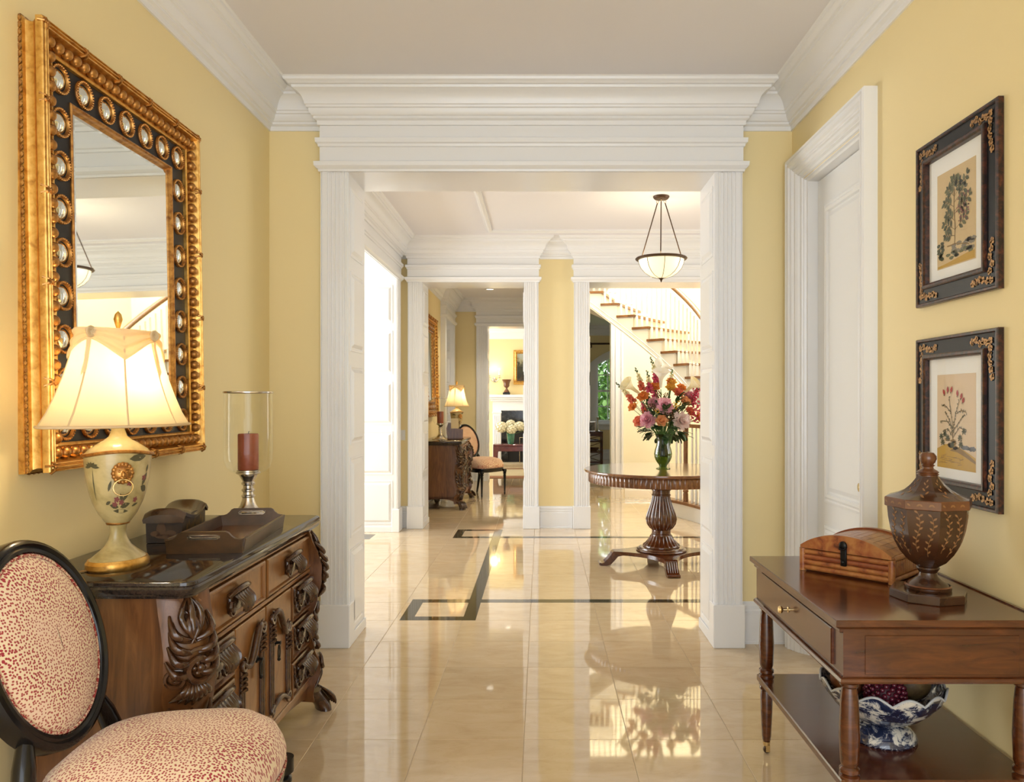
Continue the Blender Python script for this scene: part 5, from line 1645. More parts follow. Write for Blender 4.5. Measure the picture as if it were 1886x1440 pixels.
# ================================================================== green vase
VC = Vector((1.022, 6.46, TZ))
vase = empty('glass_vase', VC, 0, 'olive green fluted glass vase holding the big bouquet', 'vase')
VP = [(.0, .004), (.058, .0), (.060, .004), (.040, .012), (.030, .020), (.034, .032), (.058, .062), (.072, .095), (.076, .125), (.070, .160), (.058, .195), (.052, .225), (.055, .255), (.064, .280), (.070, .290)]
MB().lathe(VP, 64, caps=False, rip=lambda a, k: 1 - (.05 * abs(math.sin(a * 8)) if k > 4 else 0)).build('vase_glass', MT['green_glass'], vase, smooth=60)
MB().lathe([(.0, .010), (.028, .016), (.050, .060), (.064, .095), (.067, .125), (.060, .165), (.0, .170)], 40).build('water', thin_glass('green_water', (.62, .72, .42), ior=1.33), vase, smooth=180)

# ================================================================== bouquet: every flower a thing
def petal(b, c, ax, up, ln, wd, curl, n=4):
    """curved petal from c along ax, bending towards up"""
    ax = ax.normalized(); sd = ax.cross(up).normalized(); up = sd.cross(ax).normalized()
    vs = []
    for i in range(n + 1):
        t = i / n
        wv = wd * math.sin(PI * (.12 + .80 * t)) ** .7
        p = c + ax * (ln * t * (1 - .25 * abs(curl) * t)) + up * (curl * ln * t * t)
        for s in (-1, 0, 1):
            vs.append(p + sd * (wv * s) + up * (.22 * wd * (abs(s))))
    fs = []
    for i in range(n):
        for j in range(2):
            fs.append((i * 3 + j, i * 3 + j + 1, (i + 1) * 3 + j + 1, (i + 1) * 3 + j))
    b.add(vs, fs)
def fmat(name, a, b, sc_=40, r=.6):
    m, nt, p = _nt(name)
    nt.nodes.remove(p)
    c = ramp(nt, noise_tex(nt, coords(nt), sc_, 3), [(.35, a), (.65, b)])
    df = nt.nodes.new('ShaderNodeBsdfDiffuse'); tl = nt.nodes.new('ShaderNodeBsdfTranslucent'); x = nt.nodes.new('ShaderNodeMixShader')
    x.inputs[0].default_value = .42
    nt.links.new(c, df.inputs[0]); nt.links.new(c, tl.inputs[0])
    nt.links.new(df.outputs[0], x.inputs[1]); nt.links.new(tl.outputs[0], x.inputs[2])
    nt.links.new(x.outputs[0], nt.nodes['Material Output'].inputs[0])
    return m
FM = dict(orange=fmat('orange_petal', (.80, .24, .05), (.88, .42, .13)), peach=fmat('peach_petal', (.86, .38, .18), (.90, .52, .26)), coral=fmat('coral_petal', (.78, .17, .10), (.85, .32, .20)), amber=fmat('amber_petal', (.82, .46, .07), (.86, .58, .14)),
          pink=fmat('pink_petal', (.84, .38, .48), (.92, .64, .70)), pale=fmat('pale_pink_petal', (.88, .68, .66), (.94, .86, .82)), hot=fmat('hot_pink_petal', (.66, .08, .16), (.78, .20, .28)), cream=fmat('cream_petal', (.86, .76, .44), (.90, .84, .62)), yellow=fmat('yellow_petal', (.80, .50, .04), (.86, .62, .10)), white=fmat('ivory_spathe', (.94, .90, .76), (.96, .95, .88)), brown=fmat('seed_brown', (.16, .085, .05), (.30, .18, .12)))
neck = VC + Vector((0, 0, .285))
def stem(parent, top, r=.0028, thick=1.0):
    # from inside the vase neck to the flower (parent sits at the flower head)
    d = Vector(top)
    p0 = Vector((VC.x + (d.x - VC.x) * .10, VC.y + (d.y - VC.y) * .10, VC.z + .10)) - d
    p1 = Vector((VC.x + (d.x - VC.x) * .22, VC.y + (d.y - VC.y) * .22, VC.z + .285)) - d
    MB().tube([p0, p1, p1 * .55 + Vector((0, 0, .02)), Vector((0, 0, -.012))], [r * .8, r, r, r * .8], 5).build('stem', MT['stem'], parent)
def aim(d):
    return Vector(d).normalized()
def rose(px, py, Y, r, key, label):
    p = at(px, py, Y)
    o = empty('rose', p, 0, label, 'flower', 'roses in the green vase')
    b = MB(); out = aim((p.x - VC.x, p.y - VC.y - .25, (p.z - neck.z) * .6 + .12))
    t1 = out.orthogonal().normalized(); t2 = out.cross(t1)
    for ring, (cnt, op, ln, wd) in enumerate(((3, .15, .75, .30), (5, .45, .85, .42), (6, .85, .95, .50), (6, 1.25, .95, .52))):
        for k in range(cnt):
            a = 2 * PI * k / cnt + ring * .7 + rnd.random() * .3
            rad = t1 * math.cos(a) + t2 * math.sin(a)
            ax = out * math.cos(op) + rad * math.sin(op)
            petal(b, rad * (.10 * r * ring) - out * (.35 * r), ax, out * math.sin(op) - rad * math.cos(op) + out * .3, r * ln * 1.05, r * wd, .25 - .12 * ring)
    b.ball((out.x * r * .1, out.y * r * .1, out.z * r * .1), r * .30, 8, 6)
    b.build('bloom', FM[key], o, smooth=70, recalc=False)
    s = MB()
    for k in range(5):
        a = 2 * PI * k / 5; rad = t1 * math.cos(a) + t2 * math.sin(a)
        petal(s, -out * (.45 * r), rad * .8 - out * .3, out, r * .8, r * .14, -.2)
    s.build('sepals', MT['plant'], o, smooth=60, recalc=False)
    stem(o, p)
def peony(px, py, Y, r, key, label):
    p = at(px, py, Y)
    o = empty('peony', p, 0, label, 'flower', 'peonies in the green vase')
    b = MB(); out = aim((p.x - VC.x, p.y - VC.y - .3, (p.z - neck.z) * .4 + .05))
    t1 = out.orthogonal().normalized(); t2 = out.cross(t1)
    for ring, cnt in enumerate((6, 9, 12, 13, 12)):
        op = .18 + .40 * ring
        for k in range(cnt):
            a = 2 * PI * k / cnt + ring * .5 + rnd.random() * .4
            rad = t1 * math.cos(a) + t2 * math.sin(a)
            ax = out * math.cos(op) + rad * math.sin(op)
            petal(b, -out * (.25 * r) + rad * r * .08, ax, out * math.sin(op) - rad * math.cos(op) + out * .4, r * rnd.uniform(.95, 1.18), r * rnd.uniform(.22, .34), .22)
    b.build('bloom', FM[key], o, smooth=70, recalc=False)
    stem(o, p, .0032)
def calla(px, py, Y, px2, py2, ln_flare, key, label):
    p, tip = at(px2, py2, Y), at(px, py, Y - .02)
    o = empty('calla_lily', p, 0, label, 'flower', 'calla lilies in the green vase')
    d = tip - p; L = d.length; d.normalize()
    front = Vector((0, -1, 0)); sd = d.cross(front).normalized(); fr2 = sd.cross(d)
    b = MB()
    def fn(u, v):
        a = 2 * PI * u
        r = (.010 + .10 * L * v + ln_flare * max(0, v - .5) ** 1.6 * 3.0)
        lip = 1 + .55 * math.cos(a) * max(0, v - .55) / .45
        back = d * (L * v * (1.0 + .22 * max(0, -math.cos(a)) * v))
        return back + (sd * math.sin(a) * r + fr2 * (math.cos(a) * r * lip))
    b.grid(fn, 24, 14, True)
    b.build('spathe', FM[key], o, smooth=180, recalc=False)
    MB().tube([d * L * .15, d * L * .5, d * L * .8], [.004, .006, .003], 8).build('spadix', FM['yellow'], o)
    stem(o, p, .0042)
def snapdragon(px, py, px2, py2, Y, keys, label):
    p, tip = at(px2, py2, Y), at(px, py, Y)
    o = empty('snapdragon', p, 0, label, 'flower', 'snapdragons in the green vase')
    d = tip - p; L = d.length
    sd = d.normalized().cross(Vector((0, -1, 0))).normalized()
    bow = sd * (.04 * L)
    def Pn(t): return d * t + bow * math.sin(PI * t)
    MB().tube([Pn(k / 8) for k in range(9)], [.0032 - .002 * k / 8 for k in range(9)], 5).build('spike', MT['stem'], o)
    n = int(L / .010)
    bl = {}
    for k in range(n):
        t = k / n
        a = k * 2.4
        rad = (sd * math.cos(a) + Vector((0, -1, 0)) * math.sin(a))
        sz = .030 * (1 - t) + .009
        key = keys[0] if t < .35 else (keys[1] if t < .72 else 'bud')
        b = bl.setdefault(key, MB())
        c = Pn(t)
        ax = rad * .9 + d.normalized() * .5
        for q_ in (-1, 1):
            petal(b, c, ax + sd.cross(ax) * .35 * q_, d.normalized(), sz * 1.25, sz * .42, .35 * q_, 3)
        petal(b, c, ax - d.normalized() * .5, rad, sz * 1.1, sz * .45, -.4, 3)
        cc = c + rad * sz * .5
        b.ball((cc.x, cc.y, cc.z), sz * .42, 6, 5)
    for key, b in bl.items():
        b.build('buds' if key == 'bud' else 'florets', MT['plant'] if key == 'bud' else FM[key], o, smooth=60, recalc=False)
    stem(o, p)
def cluster(name, px, py, Y, r, key, cnt, label, group):
    p = at(px, py, Y)
    o = empty(name, p, 0, label, 'flower', group)
    b = MB(); rr = random.Random(int(px * 7 + py))
    for k in range(cnt):
        z = 1 - 2 * (k + .5) / cnt; a = k * 2.39996; s = math.sqrt(1 - z * z); q_ = r * rr.uniform(.75, 1.05)
        c = Vector((q_ * s * math.cos(a), q_ * s * math.sin(a), q_ * z))
        nrm = c.normalized()
        t1 = nrm.orthogonal().normalized(); t2 = nrm.cross(t1)
        if name == 'seed_head':
            b.ball(c, r * .16, 6, 5)
        else:
            for j in range(4):
                an = PI / 2 * j + rr.random()
                petal(b, c * .92, t1 * math.cos(an) + t2 * math.sin(an) + nrm * .5, nrm, r * .34, r * .16, .1, 2)
    b.build('florets', FM[key], o, smooth=60, recalc=False)
    stem(o, p, .0022)
Yv = VC.y
oL, pL = 'orange rose in the green vase bouquet', 'peach rose in the green vase bouquet'
for (px, py, Y, r, k, lb) in ((1206, 711, Yv - .02, .046, 'orange', oL), (1184, 729, Yv - .04, .046, 'orange', oL), (1237, 702, Yv + .02, .040, 'amber', 'amber rose in the green vase bouquet'), (1236, 713, Yv - .02, .042, 'amber', 'amber rose in the green vase bouquet'), (1250, 722, Yv - .05, .044, 'coral', 'coral rose in the green vase bouquet'), (1256, 713, Yv + .02, .040, 'orange', oL), (1263, 738, Yv - .07, .044, 'peach', pL), (1164, 749, Yv - .02, .036, 'orange', oL), (1219, 774, Yv - .16, .044, 'peach', pL), (1176, 775, Yv - .08, .044, 'coral', 'coral rose in the green vase bouquet'), (1272, 757, Yv - .04, .040, 'coral', 'coral rose in the green vase bouquet'), (1300, 735, Yv, .042, 'orange', oL), (1290, 768, Yv - .06, .042, 'orange', oL)):
    rose(px, py, Y, r, k, lb)
for (px, py, Y, r, k, lb) in ((1192, 773, Yv - .13, .064, 'pink', 'full pink peony in the green vase bouquet'), (1225, 747, Yv - .13, .066, 'pink', 'full pink peony in the green vase bouquet'), (1256, 775, Yv - .13, .074, 'pale', 'pale blush peony low in the bouquet'), (1204, 741, Yv - .03, .046, 'pink', 'full pink peony in the green vase bouquet'), (1268, 728, Yv + .03, .046, 'pink', 'full pink peony in the green vase bouquet')):
    peony(px, py, Y, r, k, lb)
calla(1153, 706, Yv - .02, 1177, 724, .045, 'cream', 'cream calla lily leaning out beside the snapdragons')
calla(1218, 684, Yv - .08, 1217, 714, .050, 'white', 'upright ivory calla lily in the middle of the bouquet')
calla(1212, 672, Yv + .03, 1238, 678, .045, 'white', 'broad ivory calla lily at the top of the bouquet')
calla(1282, 704, Yv - .02, 1262, 722, .045, 'cream', 'cream calla lily leaning towards the stair balusters')
for (a, b2, c, d2, Y, ks) in ((1133, 704, 1166, 740, Yv, ('coral', 'cream')), (1169, 676, 1183, 718, Yv - .02, ('coral', 'cream')), (1197, 656, 1209, 704, Yv, ('hot', 'cream')), (1191, 681, 1196, 722, Yv - .05, ('hot', 'cream')), (1238, 678, 1233, 708, Yv + .04, ('coral', 'cream')), (1203, 700, 1206, 738, Yv + .05, ('hot', 'hot')), (1288, 706, 1272, 742, Yv + .02, ('hot', 'hot')), (1180, 735, 1188, 760, Yv + .02, ('coral', 'hot'))):
    snapdragon(a, b2, c, d2, Y, ks, 'snapdragon spike shading from pink to cream in the bouquet' if ks[1] == 'cream' else 'all-pink snapdragon spike in the bouquet')
for (px, py, Y, r) in ((1283, 715, Yv, .036), (1280, 728, Yv - .03, .034), (1284, 748, Yv - .04, .046), (1283, 769, Yv - .06, .044), (1296, 756, Yv, .04)):
    cluster('stock_flower', px, py, Y, r, 'hot', 26, 'hot pink stock flower head near the newel side of the bouquet', 'stock flowers in the green vase')
for (px, py, Y, r) in ((1248, 743, Yv - .08, .030), (1210, 757, Yv - .16, .022), (1170, 741, Yv, .022), (1243, 748, Yv - .1, .026)):
    cluster('yellow_filler', px, py, Y, r, 'yellow', 14, 'small yellow filler bloom among the peonies', 'yellow fillers in the green vase')
for (px, py, Y, r) in ((1200, 752, Yv - .08, .040), (1232, 766, Yv - .12, .044), (1243, 757, Yv - .07, .036), (1212, 726, Yv + .05, .03), (1228, 730, Yv + .05, .03)):
    cluster('seed_head', px, py, Y, r, 'brown', 40, 'brown seed head filling the middle of the bouquet', 'seed heads in the green vase')
# foliage sprays
lv = random.Random(21)
for k in range(44):
    a = lv.uniform(0, 2 * PI)
    low = k < 20
    mid = k >= 30
    r = lv.uniform(.10, .19) if low else (lv.uniform(.04, .14) if mid else lv.uniform(.12, .26))
    z = VC.z + (lv.uniform(.26, .36) if low else (lv.uniform(.34, .50) if mid else lv.uniform(.38, .58)))
    p = Vector((VC.x + r * math.cos(a), VC.y + r * math.sin(a) * .8, z))
    o = empty('leaf_spray', p, 0, 'dark green leaf spray hanging over the neck of the green vase' if low else ('dark green leaf spray between the peonies of the bouquet' if mid else 'dark green leaf spray among the snapdragons and lilies'), 'foliage', 'leaf sprays in the green vase')
    d = (p - neck); d.z += -.02 if low else .05
    d.normalize(); up = Vector((0, 0, 1))
    b = MB()
    for j in range(5):
        ax = (d + Vector((lv.uniform(-.6, .6), lv.uniform(-.6, .6), lv.uniform(-.7, .4)))).normalized()
        petal(b, d * (-.03 + .012 * j), ax, up, lv.uniform(.06, .10), lv.uniform(.016, .026), -.25)
    b.build('leaves', MT['plant'], o, smooth=60, recalc=False)
    stem(o, p, .0018)

# ================================================================== curved staircase
SC = Vector((.411, 8.78)); RI, RO = 1.54, 2.56
stc = empty('staircase', (SC.x, SC.y, 0), 0, 'curved white staircase with oak treads, white balusters and oak handrail', 'staircase')
RZ = .1665
stepw = 8.2
def rad(th, r):      # th measured from +Y towards +X, centre-relative
    return (r * math.sin(R(th)), r * math.cos(R(th)))
treads = []
for n_ in range(10, 20):
    th1 = 72 - (n_ - 10) * stepw      # nosing
    th0 = th1 - stepw
    treads.append((n_, th1, th0))
def arcpoly(ta, tb_, r0, r1, n=3):
    return [rad(ta + (tb_ - ta) * k / n, r0) for k in range(n + 1)] + [rad(tb_ + (ta - tb_) * k / n, r1) for k in range(n + 1)]
bal = None
BALP = [(.0, 0), (.017, 0), (.017, .16), (.013, .17), (.019, .185), (.012, .20), (.015, .24), (.014, .55), (.010, .86), (.010, .90), (0, .90)]
def baluster(parent, loc, h):
    global bal
    if bal is None:
        bal = MB().lathe(BALP, 10).build('baluster', MT['trim'], parent)
        bal.location = loc; bal.scale = (1, 1, h / .9)
        return bal
    return inst(bal, loc, parent=parent, scale=(1, 1, h / .9))
for (n_, th1, th0) in treads:
    z = n_ * RZ
    MB().prism(arcpoly(th1 + 1.1, th0 - .2, RI - .035, RO), z - .030, z).build('tread', MT['stairwood'], stc, smooth=0)
    MB().prism(arcpoly(th1, th1 - .5, RI + .01, RO, 1), z - RZ, z - .03).build('riser', MT['trim'], stc, smooth=0)
    for f in (.12, .46, .80):
        th = th1 + (th0 - th1) * f
        x, y = rad(th, RI + .015)
        baluster(stc, (x, y, z), .66 + RZ * f)
# lower flight continuing straight down into the foyer
x9, y9 = rad(80.2, RI)
for k in range(9):
    n_ = 9 - k
    z = n_ * RZ
    y1 = y9 + .02 - k * .27
    MB().box(x9 - .035, x9 + 1.02, y1 - .30, y1, z - .03, z).build('tread', MT['stairwood'], stc, smooth=0)
    MB().box(x9 + .01, x9 + 1.02, y1 - .285, y1 - .27, z - RZ, z - .03).build('riser', MT['trim'], stc, smooth=0)
    for f in (.15, .5, .85):
        baluster(stc, (x9 + .015, y1 - .27 + .27 * (1 - f) * .9, z), .66 + RZ * (1 - f))
# stringer: saw-toothed skirt following the inner curve, with a bead along the lower edge
sg = MB()
top, bot = [], []
N = 15 * 6
vs = []
for (n_, th1, th0) in treads:
    z = n_ * RZ - .03
    for (th, zz) in ((th1, z), (th0, z)):
        zl = (n_ * RZ) - RZ - .17 + RZ * (th1 - th) / stepw
        vs.append((th, zl, zz))
rings = []
for (th, zl, zz) in vs:
    a, b2 = rad(th, RI - .015), rad(th, RI + .04)
    rings.append([(a[0], a[1], zl), (a[0], a[1], zz), (b2[0], b2[1], zz), (b2[0], b2[1], zl)])
sg.loft(rings)
sg.build('stringer', MT['trim'], stc, smooth=20)
for (e, rr_) in ((.025, .009), (.085, .006)):
    MB().tube([(*rad(72 - k * stepw / 2, RI - .016), 10 * RZ - RZ - .17 + e + k * RZ / 2) for k in range(21)], rr_, 6).build('stringer_bead', MT['trim'], stc)
# plastered soffit under the flight
sf = MB()
sf.loft([[(*rad(72 - k * stepw / 2, RI + .0), 10 * RZ - RZ - .165 + k * RZ / 2), (*rad(72 - k * stepw / 2, RO), 10 * RZ - RZ - .165 + k * RZ / 2), (*rad(72 - k * stepw / 2, RO), 10 * RZ - RZ - .14 + k * RZ / 2), (*rad(72 - k * stepw / 2, RI + .0), 10 * RZ - RZ - .14 + k * RZ / 2)] for k in range(21)])
sf.build('soffit', MT['trim'], stc, smooth=30)
st2 = MB()
st2.prism([(y9 + .02, 9 * RZ - .03)] + [(y9 + .02 - 9 * .27, -.0)] + [(y9 + .02 - 8.6 * .27, 0), (y9 + .02, 8 * RZ - .12)], x9 - .01, x9 + .03, 'x')
st2.build('stringer', MT['trim'], stc, smooth=0)
rail_pts = [(x9 + .015, y9 - 9 * .27 + .1,   .70 + RZ)] + [(x9 + .015, y9 + .02 - (9 - n_) * .27 - .2, n_ * RZ + .70) for n_ in range(2, 9)]
rail_pts += [(*rad(72 - k * stepw / 2 + 4, RI + .015), 10 * RZ + k * RZ / 2 + .68) for k in range(-1, 20)]
MB().tube(rail_pts, .036, 10, flat=.85).build('handrail', mat('honey_oak_rail', (.17, .075, .024), .35, var=(12, (.23, .11, .038))), stc, smooth=60)

MB().box(-.10, .55, 1.45, 2.62, 19 * RZ - .20, 19 * RZ - .002).build('landing', MT['trim'], stc, smooth=0)
# ---- curved guard round the well below the stairs
gd = empty('stair_guard', (0, 0, 0), 0, 'low curved balustrade with oak cap and newel behind the round table', 'balustrade')
gp = []
for k in range(13):
    t = k / 12
    A, Bm, C = Vector((1.46, 9.42)), Vector((1.70, 9.06)), Vector((1.84, 8.50))
    gp.append(A * (1 - t) ** 2 + Bm * 2 * t * (1 - t) + C * t * t)
def ribbon(w0, w1, z0, z1):
    rings = []
    for k, p in enumerate(gp):
        t = (gp[min(k + 1, 12)] - gp[max(k - 1, 0)]).normalized(); nn = Vector((-t.y, t.x))
        a, b2 = p + nn * w0, p + nn * w1
        rings.append([(a.x, a.y, z0), (b2.x, b2.y, z0), (b2.x, b2.y, z1), (a.x, a.y, z1)])
    return MB().loft(rings)
ribbon(-.05, .05, 0, .165).build('curb', MT['trim'], gd, smooth=20)
ribbon(-.075, .075, .165, .195).build('oak_cap', MT['stairwood'], gd, smooth=20)
ribbon(-.03, .03, 1.06, 1.10).build('guard_rail', MT['stairwood'], gd, smooth=20)
for k in (0, 2, 4, 6, 8, 10, 12):
    baluster(gd, (gp[k].x, gp[k].y, .195), .87)
for k in (1, 5, 9, 11):
    baluster(gd, (gp[k].x, gp[k].y, .195), .87)
nw = at(1263, 800, 9.0)
MB().lathe([(.0, 0), (.030, 0), (.030, .09), (.022, .10), (.034, .115), (.034, .125), (.022, .14), (.024, .30), (.026, .72), (.022, .76), (.032, .78), (.032, .92), (0, .92)], 14, (nw.x, nw.y, .195)).build('newel', MT['stairwood'], gd)

# ================================================================== fireplace room
FY = 16.6
fp = empty('fireplace', (-.42, FY, 0), 0, 'white classical fireplace surround with black firebox in the yellow room', 'fireplace')
MB().box(-.72, .72, -.26, 0, 1.44, 1.50, .008).box(-.69, .69, -.22, 0, 1.40, 1.44, .006).box(-.66, .66, -.19, 0, 1.36, 1.40, .006).build('mantel_shelf', MT['trim'], fp, smooth=0)
MB().box(-.62, .62, -.13, 0, 1.16, 1.37, .004).build('frieze', MT['trim'], fp, smooth=0)
for s in (-1, 1):
    lg = MB().box(min(s * .44, s * .62), max(s * .44, s * .62), -.13, 0, 0, 1.165, .004).build('jamb_leg', MT['trim'], fp, smooth=0)
    for k in range(4):
        x = s * (.475 + .035 * k)
        MB().tube([(x, -.131, .14), (x, -.131, 1.06)], .010, 8).build('reed', MT['trim'], lg)
    MB().box(min(s * .43, s * .63), max(s * .43, s * .63), -.145, 0, 1.10, 1.14, .004).build('capital', MT['trim'], lg, smooth=0)
    MB().box(min(s * .43, s * .63), max(s * .43, s * .63), -.145, 0, 0, .12, .004).build('foot_block', MT['trim'], lg, smooth=0)
mblack = mat('black_marble', (.012, .012, .012), .12, var=(10, [(.45, (.008, .008, .009)), (.62, (.03, .032, .03)), (.7, (.16, .15, .13))], 6))
MB().box(-.44, -.30, -.03, 0, .05, 1.16).box(.30, .44, -.03, 0, .05, 1.16).box(-.30, .30, -.03, 0, .86, 1.16).build('marble_slip', mblack, fp, smooth=0)
MB().box(-.30, .30, -.012, 0, .05, .86).build('firebox', mat('sooty_firebox', (.008, .007, .006), .8), fp, smooth=0)
MB().box(-.85, .85, -.50, 0, 0, .05, .004).build('hearth', mat('buff_stone', (.46, .38, .24), .5, var=(20, (.54, .46, .30))), fp, smooth=0)
fs_ = empty('fire_screen', (-.22, FY - .24, .05), 0, 'black wire fire screen standing on the stone hearth', 'fire screen')
for k in range(18):
    x = -.22 + .026 * k
    MB().tube([(x, 0, .01), (x, 0, .52)], .003, 5).build('wire_bar', MT['iron'], fs_)
MB().tube([(-.24, 0, .0), (-.24, 0, .54), (.24, 0, .54), (.24, 0, .0)], .008, 6).build('screen_frame', MT['brass'], fs_)

ur = empty('goblet_urn', at(933, 0, FY - .13) * 1, 0, 'brown goblet-shaped urn standing on the white mantel', 'urn')
ur.location.z = 1.50
MB().box(-.075, .075, -.075, .075, 0, .05, .006).build('square_foot', MT['black_lacquer'], ur, smooth=0)
MB().lathe([(.055, .05), (.062, .06), (.045, .09), (.022, .12), (.02, .145), (.05, .165), (.062, .19), (.062, .235), (.072, .27), (.095, .315), (.10, .325), (.085, .322), (0, .27)], 28).build('goblet', rimm, ur)

pic = empty('landscape_painting', (-.60, FY, 1.72), 0, 'gilt framed dark landscape painting above the mantel', 'picture')
MB().frame(0, .95, 0, .74, [(0, 0), (0, .03), (.01, .045), (.03, .04), (.045, .05), (.06, .035), (.075, .02), (.08, .01)]).build('gilt_frame', MT['gold'], pic, smooth=30)
def oil():
    m, nt, p = _nt('oil_landscape')
    tc = nt.nodes.new('ShaderNodeTexCoord'); sp = nt.nodes.new('ShaderNodeSeparateXYZ')
    nt.links.new(tc.outputs['Object'], sp.inputs[0])
    n = noise_tex(nt, tc.outputs['Object'], 9, 6, .7, .6)
    a = nt.nodes.new('ShaderNodeMath'); a.operation = 'MULTIPLY_ADD'
    nt.links.new(n, a.inputs[0]); a.inputs[1].default_value = .7; nt.links.new(sp.outputs['Z'], a.inputs[2])
    nt.links.new(ramp(nt, a.outputs[0], [(.38, (.10, .055, .018)), (.5, (.012, .012, .006)), (.75, (.035, .035, .015)), (.86, (.32, .30, .18)), (1, (.36, .40, .36))]), p.inputs['Base Color'])
    p.inputs['Roughness'].default_value = .3
    return m
MB().box(.07, .88, -.014, -.010, .07, .67).build('canvas', oil(), pic, smooth=0)

sn = empty('wall_sconce', (-1.01, FY, 1.92), 0, 'crystal two-arm wall sconce with lit candle bulbs beside the painting', 'wall lamp')
MB().ball((0, -.02, -.10), .05, 16, 10, (1, .5, 1.1)).build('backplate', MT['silver'], sn)
for s in (-1, 1):
    MB().tube([(0, -.04, -.09), (s * .04, -.08, -.13), (s * .09, -.10, -.10), (s * .11, -.10, -.02)], .006, 8).build('arm', MT['glass'] if False else MT['silver'], sn)
    MB().lathe([(.0, 0), (.018, .0), (.035, .012), (.03, .016), (.012, .02), (0, .02)], 18, (s * .11, -.10, -.02)).build('drip_pan', MT['silver'], sn)
    MB().lathe([(.012, 0), (.012, .10), (0, .10)], 12, (s * .11, -.10, 0)).build('candle_sleeve', MT['trim'], sn)
    MB().ball((s * .11, -.10, .125), .016, 10, 8, (1, 1, 1.8)).build('flame_bulb', mat('lit_flame_bulb', (1, .9, .7), .4, emit=((1, .84, .5), 5)), sn, smooth=180)
    for k in range(5):
        a = 2 * PI * k / 5
        MB().ball((s * .11 + .032 * math.cos(a), -.10 + .032 * math.sin(a), -.05), .009, 6, 5, (.8, .8, 2.2)).build('crystal_drop', MT['silver'], sn, smooth=0)
l = bpy.data.lights.new('sconce_bulb', 'POINT'); l.energy = 2.5; l.color = (1, .82, .5); l.shadow_soft_size = .08
lo = bpy.data.objects.new('sconce_bulb', l); col.objects.link(lo); lo.parent = sn; lo.location = (0, -.14, .14)

# end of a curtain rod on the side wall
rd = empty('curtain_rod', (-1.28, 0, 2.52), 0, 'black curtain rod with pointed finial at the edge of the yellow room', 'curtain rod')
MB().tube([(-1.45, 16.2, 0), (.10, 16.2, 0)], .016, 8).build('rod', MT['iron'], rd)
fn_ = MB(); fn_.T = Matrix.Translation((.10, 16.2, 0)) @ Matrix.Rotation(R(90), 4, 'Y')
fn_.lathe([(.012, 0), (.03, .006), (.045, .03), (.03, .06), (0, .085)], 14).build('finial', MT['iron'], rd)
MB().box(-.01, .01, 16.2, 16.6, -.012, .012).build('bracket', MT['iron'], rd, smooth=0)

bn = empty('red_bench', (-.50, 15.55, 0), 0, 'dark red lacquered bench with curved legs before the fireplace', 'bench')
redl = mat('dark_red_lacquer', (.10, .016, .010), .25, var=(10, (.16, .03, .016)), coat=.4)
MB().box(-.46, .46, -.20, .20, .46, .50, .006).build('bench_top', redl, bn, smooth=0)
MB().box(-.44, .44, -.185, -.165, .36, .46, .004).box(-.44, .44, .165, .185, .36, .46, .004).build('bench_apron', redl, bn, smooth=0)
for sx in (-1, 1):
    for sy in (-1, 1):
        MB().prism([(sx * .46, .46), (sx * .34, .46), (sx * .36, .38), (sx * .385, .30), (sx * .40, .0), (sx * .46, .0)], sy * .175 - .03, sy * .175 + .03, 'y').build('leg', redl, bn, smooth=20)
gv = empty('green_vase', (-.615, 15.50, .50), 0, 'ribbed teal green vase on the dark red bench', 'vase')
MB().lathe([(0, 0), (.055, 0), (.062, .03), (.070, .08), (.074, .12), (.078, .17), (.084, .215), (.078, .215), (.066, .10), (0, .03)], 32, rip=lambda a, k: 1 + .02 * math.sin(a * 12)).build('vase_body', mat('teal_glaze', (.02, .13, .085), .15, var=(14, (.05, .24, .16)), coat=.5), gv)
for k in range(6):
    MB().tube([(.0765 * math.cos(2 * PI * j / 28) * (.86 + .025 * k), .0765 * math.sin(2 * PI * j / 28) * (.86 + .025 * k), .03 + .032 * k) for j in range(28)], .004, 5, closed=True).build('band', mat('teal_band', (.03, .18, .12), .15) if k == 0 else bpy.data.materials['teal_band'], gv)
hyd = mat('white_hydrangea', (.86, .82, .62), .6)
for (x, z, y, r) in ((-.80, .84, 15.46, .115), (-.60, .80, 15.44, .10), (-.44, .86, 15.5, .10), (-.28, .82, 15.52, .10), (-.62, .90, 15.58, .09)):
    o = empty('hydrangea', (x, y, z), 0, 'round white hydrangea head in the teal vase on the bench', 'flower', 'hydrangeas in the teal vase')
    b = MB()
    for k in range(46):
        zz = 1 - 2 * (k + .5) / 46; a = k * 2.39996; s = math.sqrt(1 - zz * zz)
        c = Vector((s * math.cos(a), s * math.sin(a), zz * .85)) * r
        nn = c.normalized(); t1 = nn.orthogonal().normalized(); t2 = nn.cross(t1)
        for j in range(4):
            an = PI / 2 * j + k
            petal(b, c * .95, t1 * math.cos(an) + t2 * math.sin(an) + nn * .3, nn, r * .30, r * .16, .1, 2)
    b.ball((0, 0, 0), r * .85, 10, 8)
    b.build('florets', hyd, o, smooth=60, recalc=False)
    MB().tube([(0, 0, -.02), ((-.615 - x) * .8, (15.5 - y) * .8, .70 - z), ((-.615 - x) * .9, (15.5 - y) * .9, .56 - z)], .005, 6).build('stem', MT['stem'], o)
rug = empty('rug', (-.45, 14.55, 0), 0, 'brown bordered rug on the floor of the fireplace room', 'rug')
MB().box(-1.0, 1.0, -.95, .95, .0, .010, .003).build('rug_border', mat('brown_rug', (.20, .075, .025), .9, var=(30, (.28, .12, .045))), rug, smooth=0)
MB().box(-.78, .78, -.60, .73, .010, .013, .001).build('rug_field', mat('buff_rug', (.40, .33, .19), .9, var=(60, (.48, .40, .25))), rug, smooth=0)

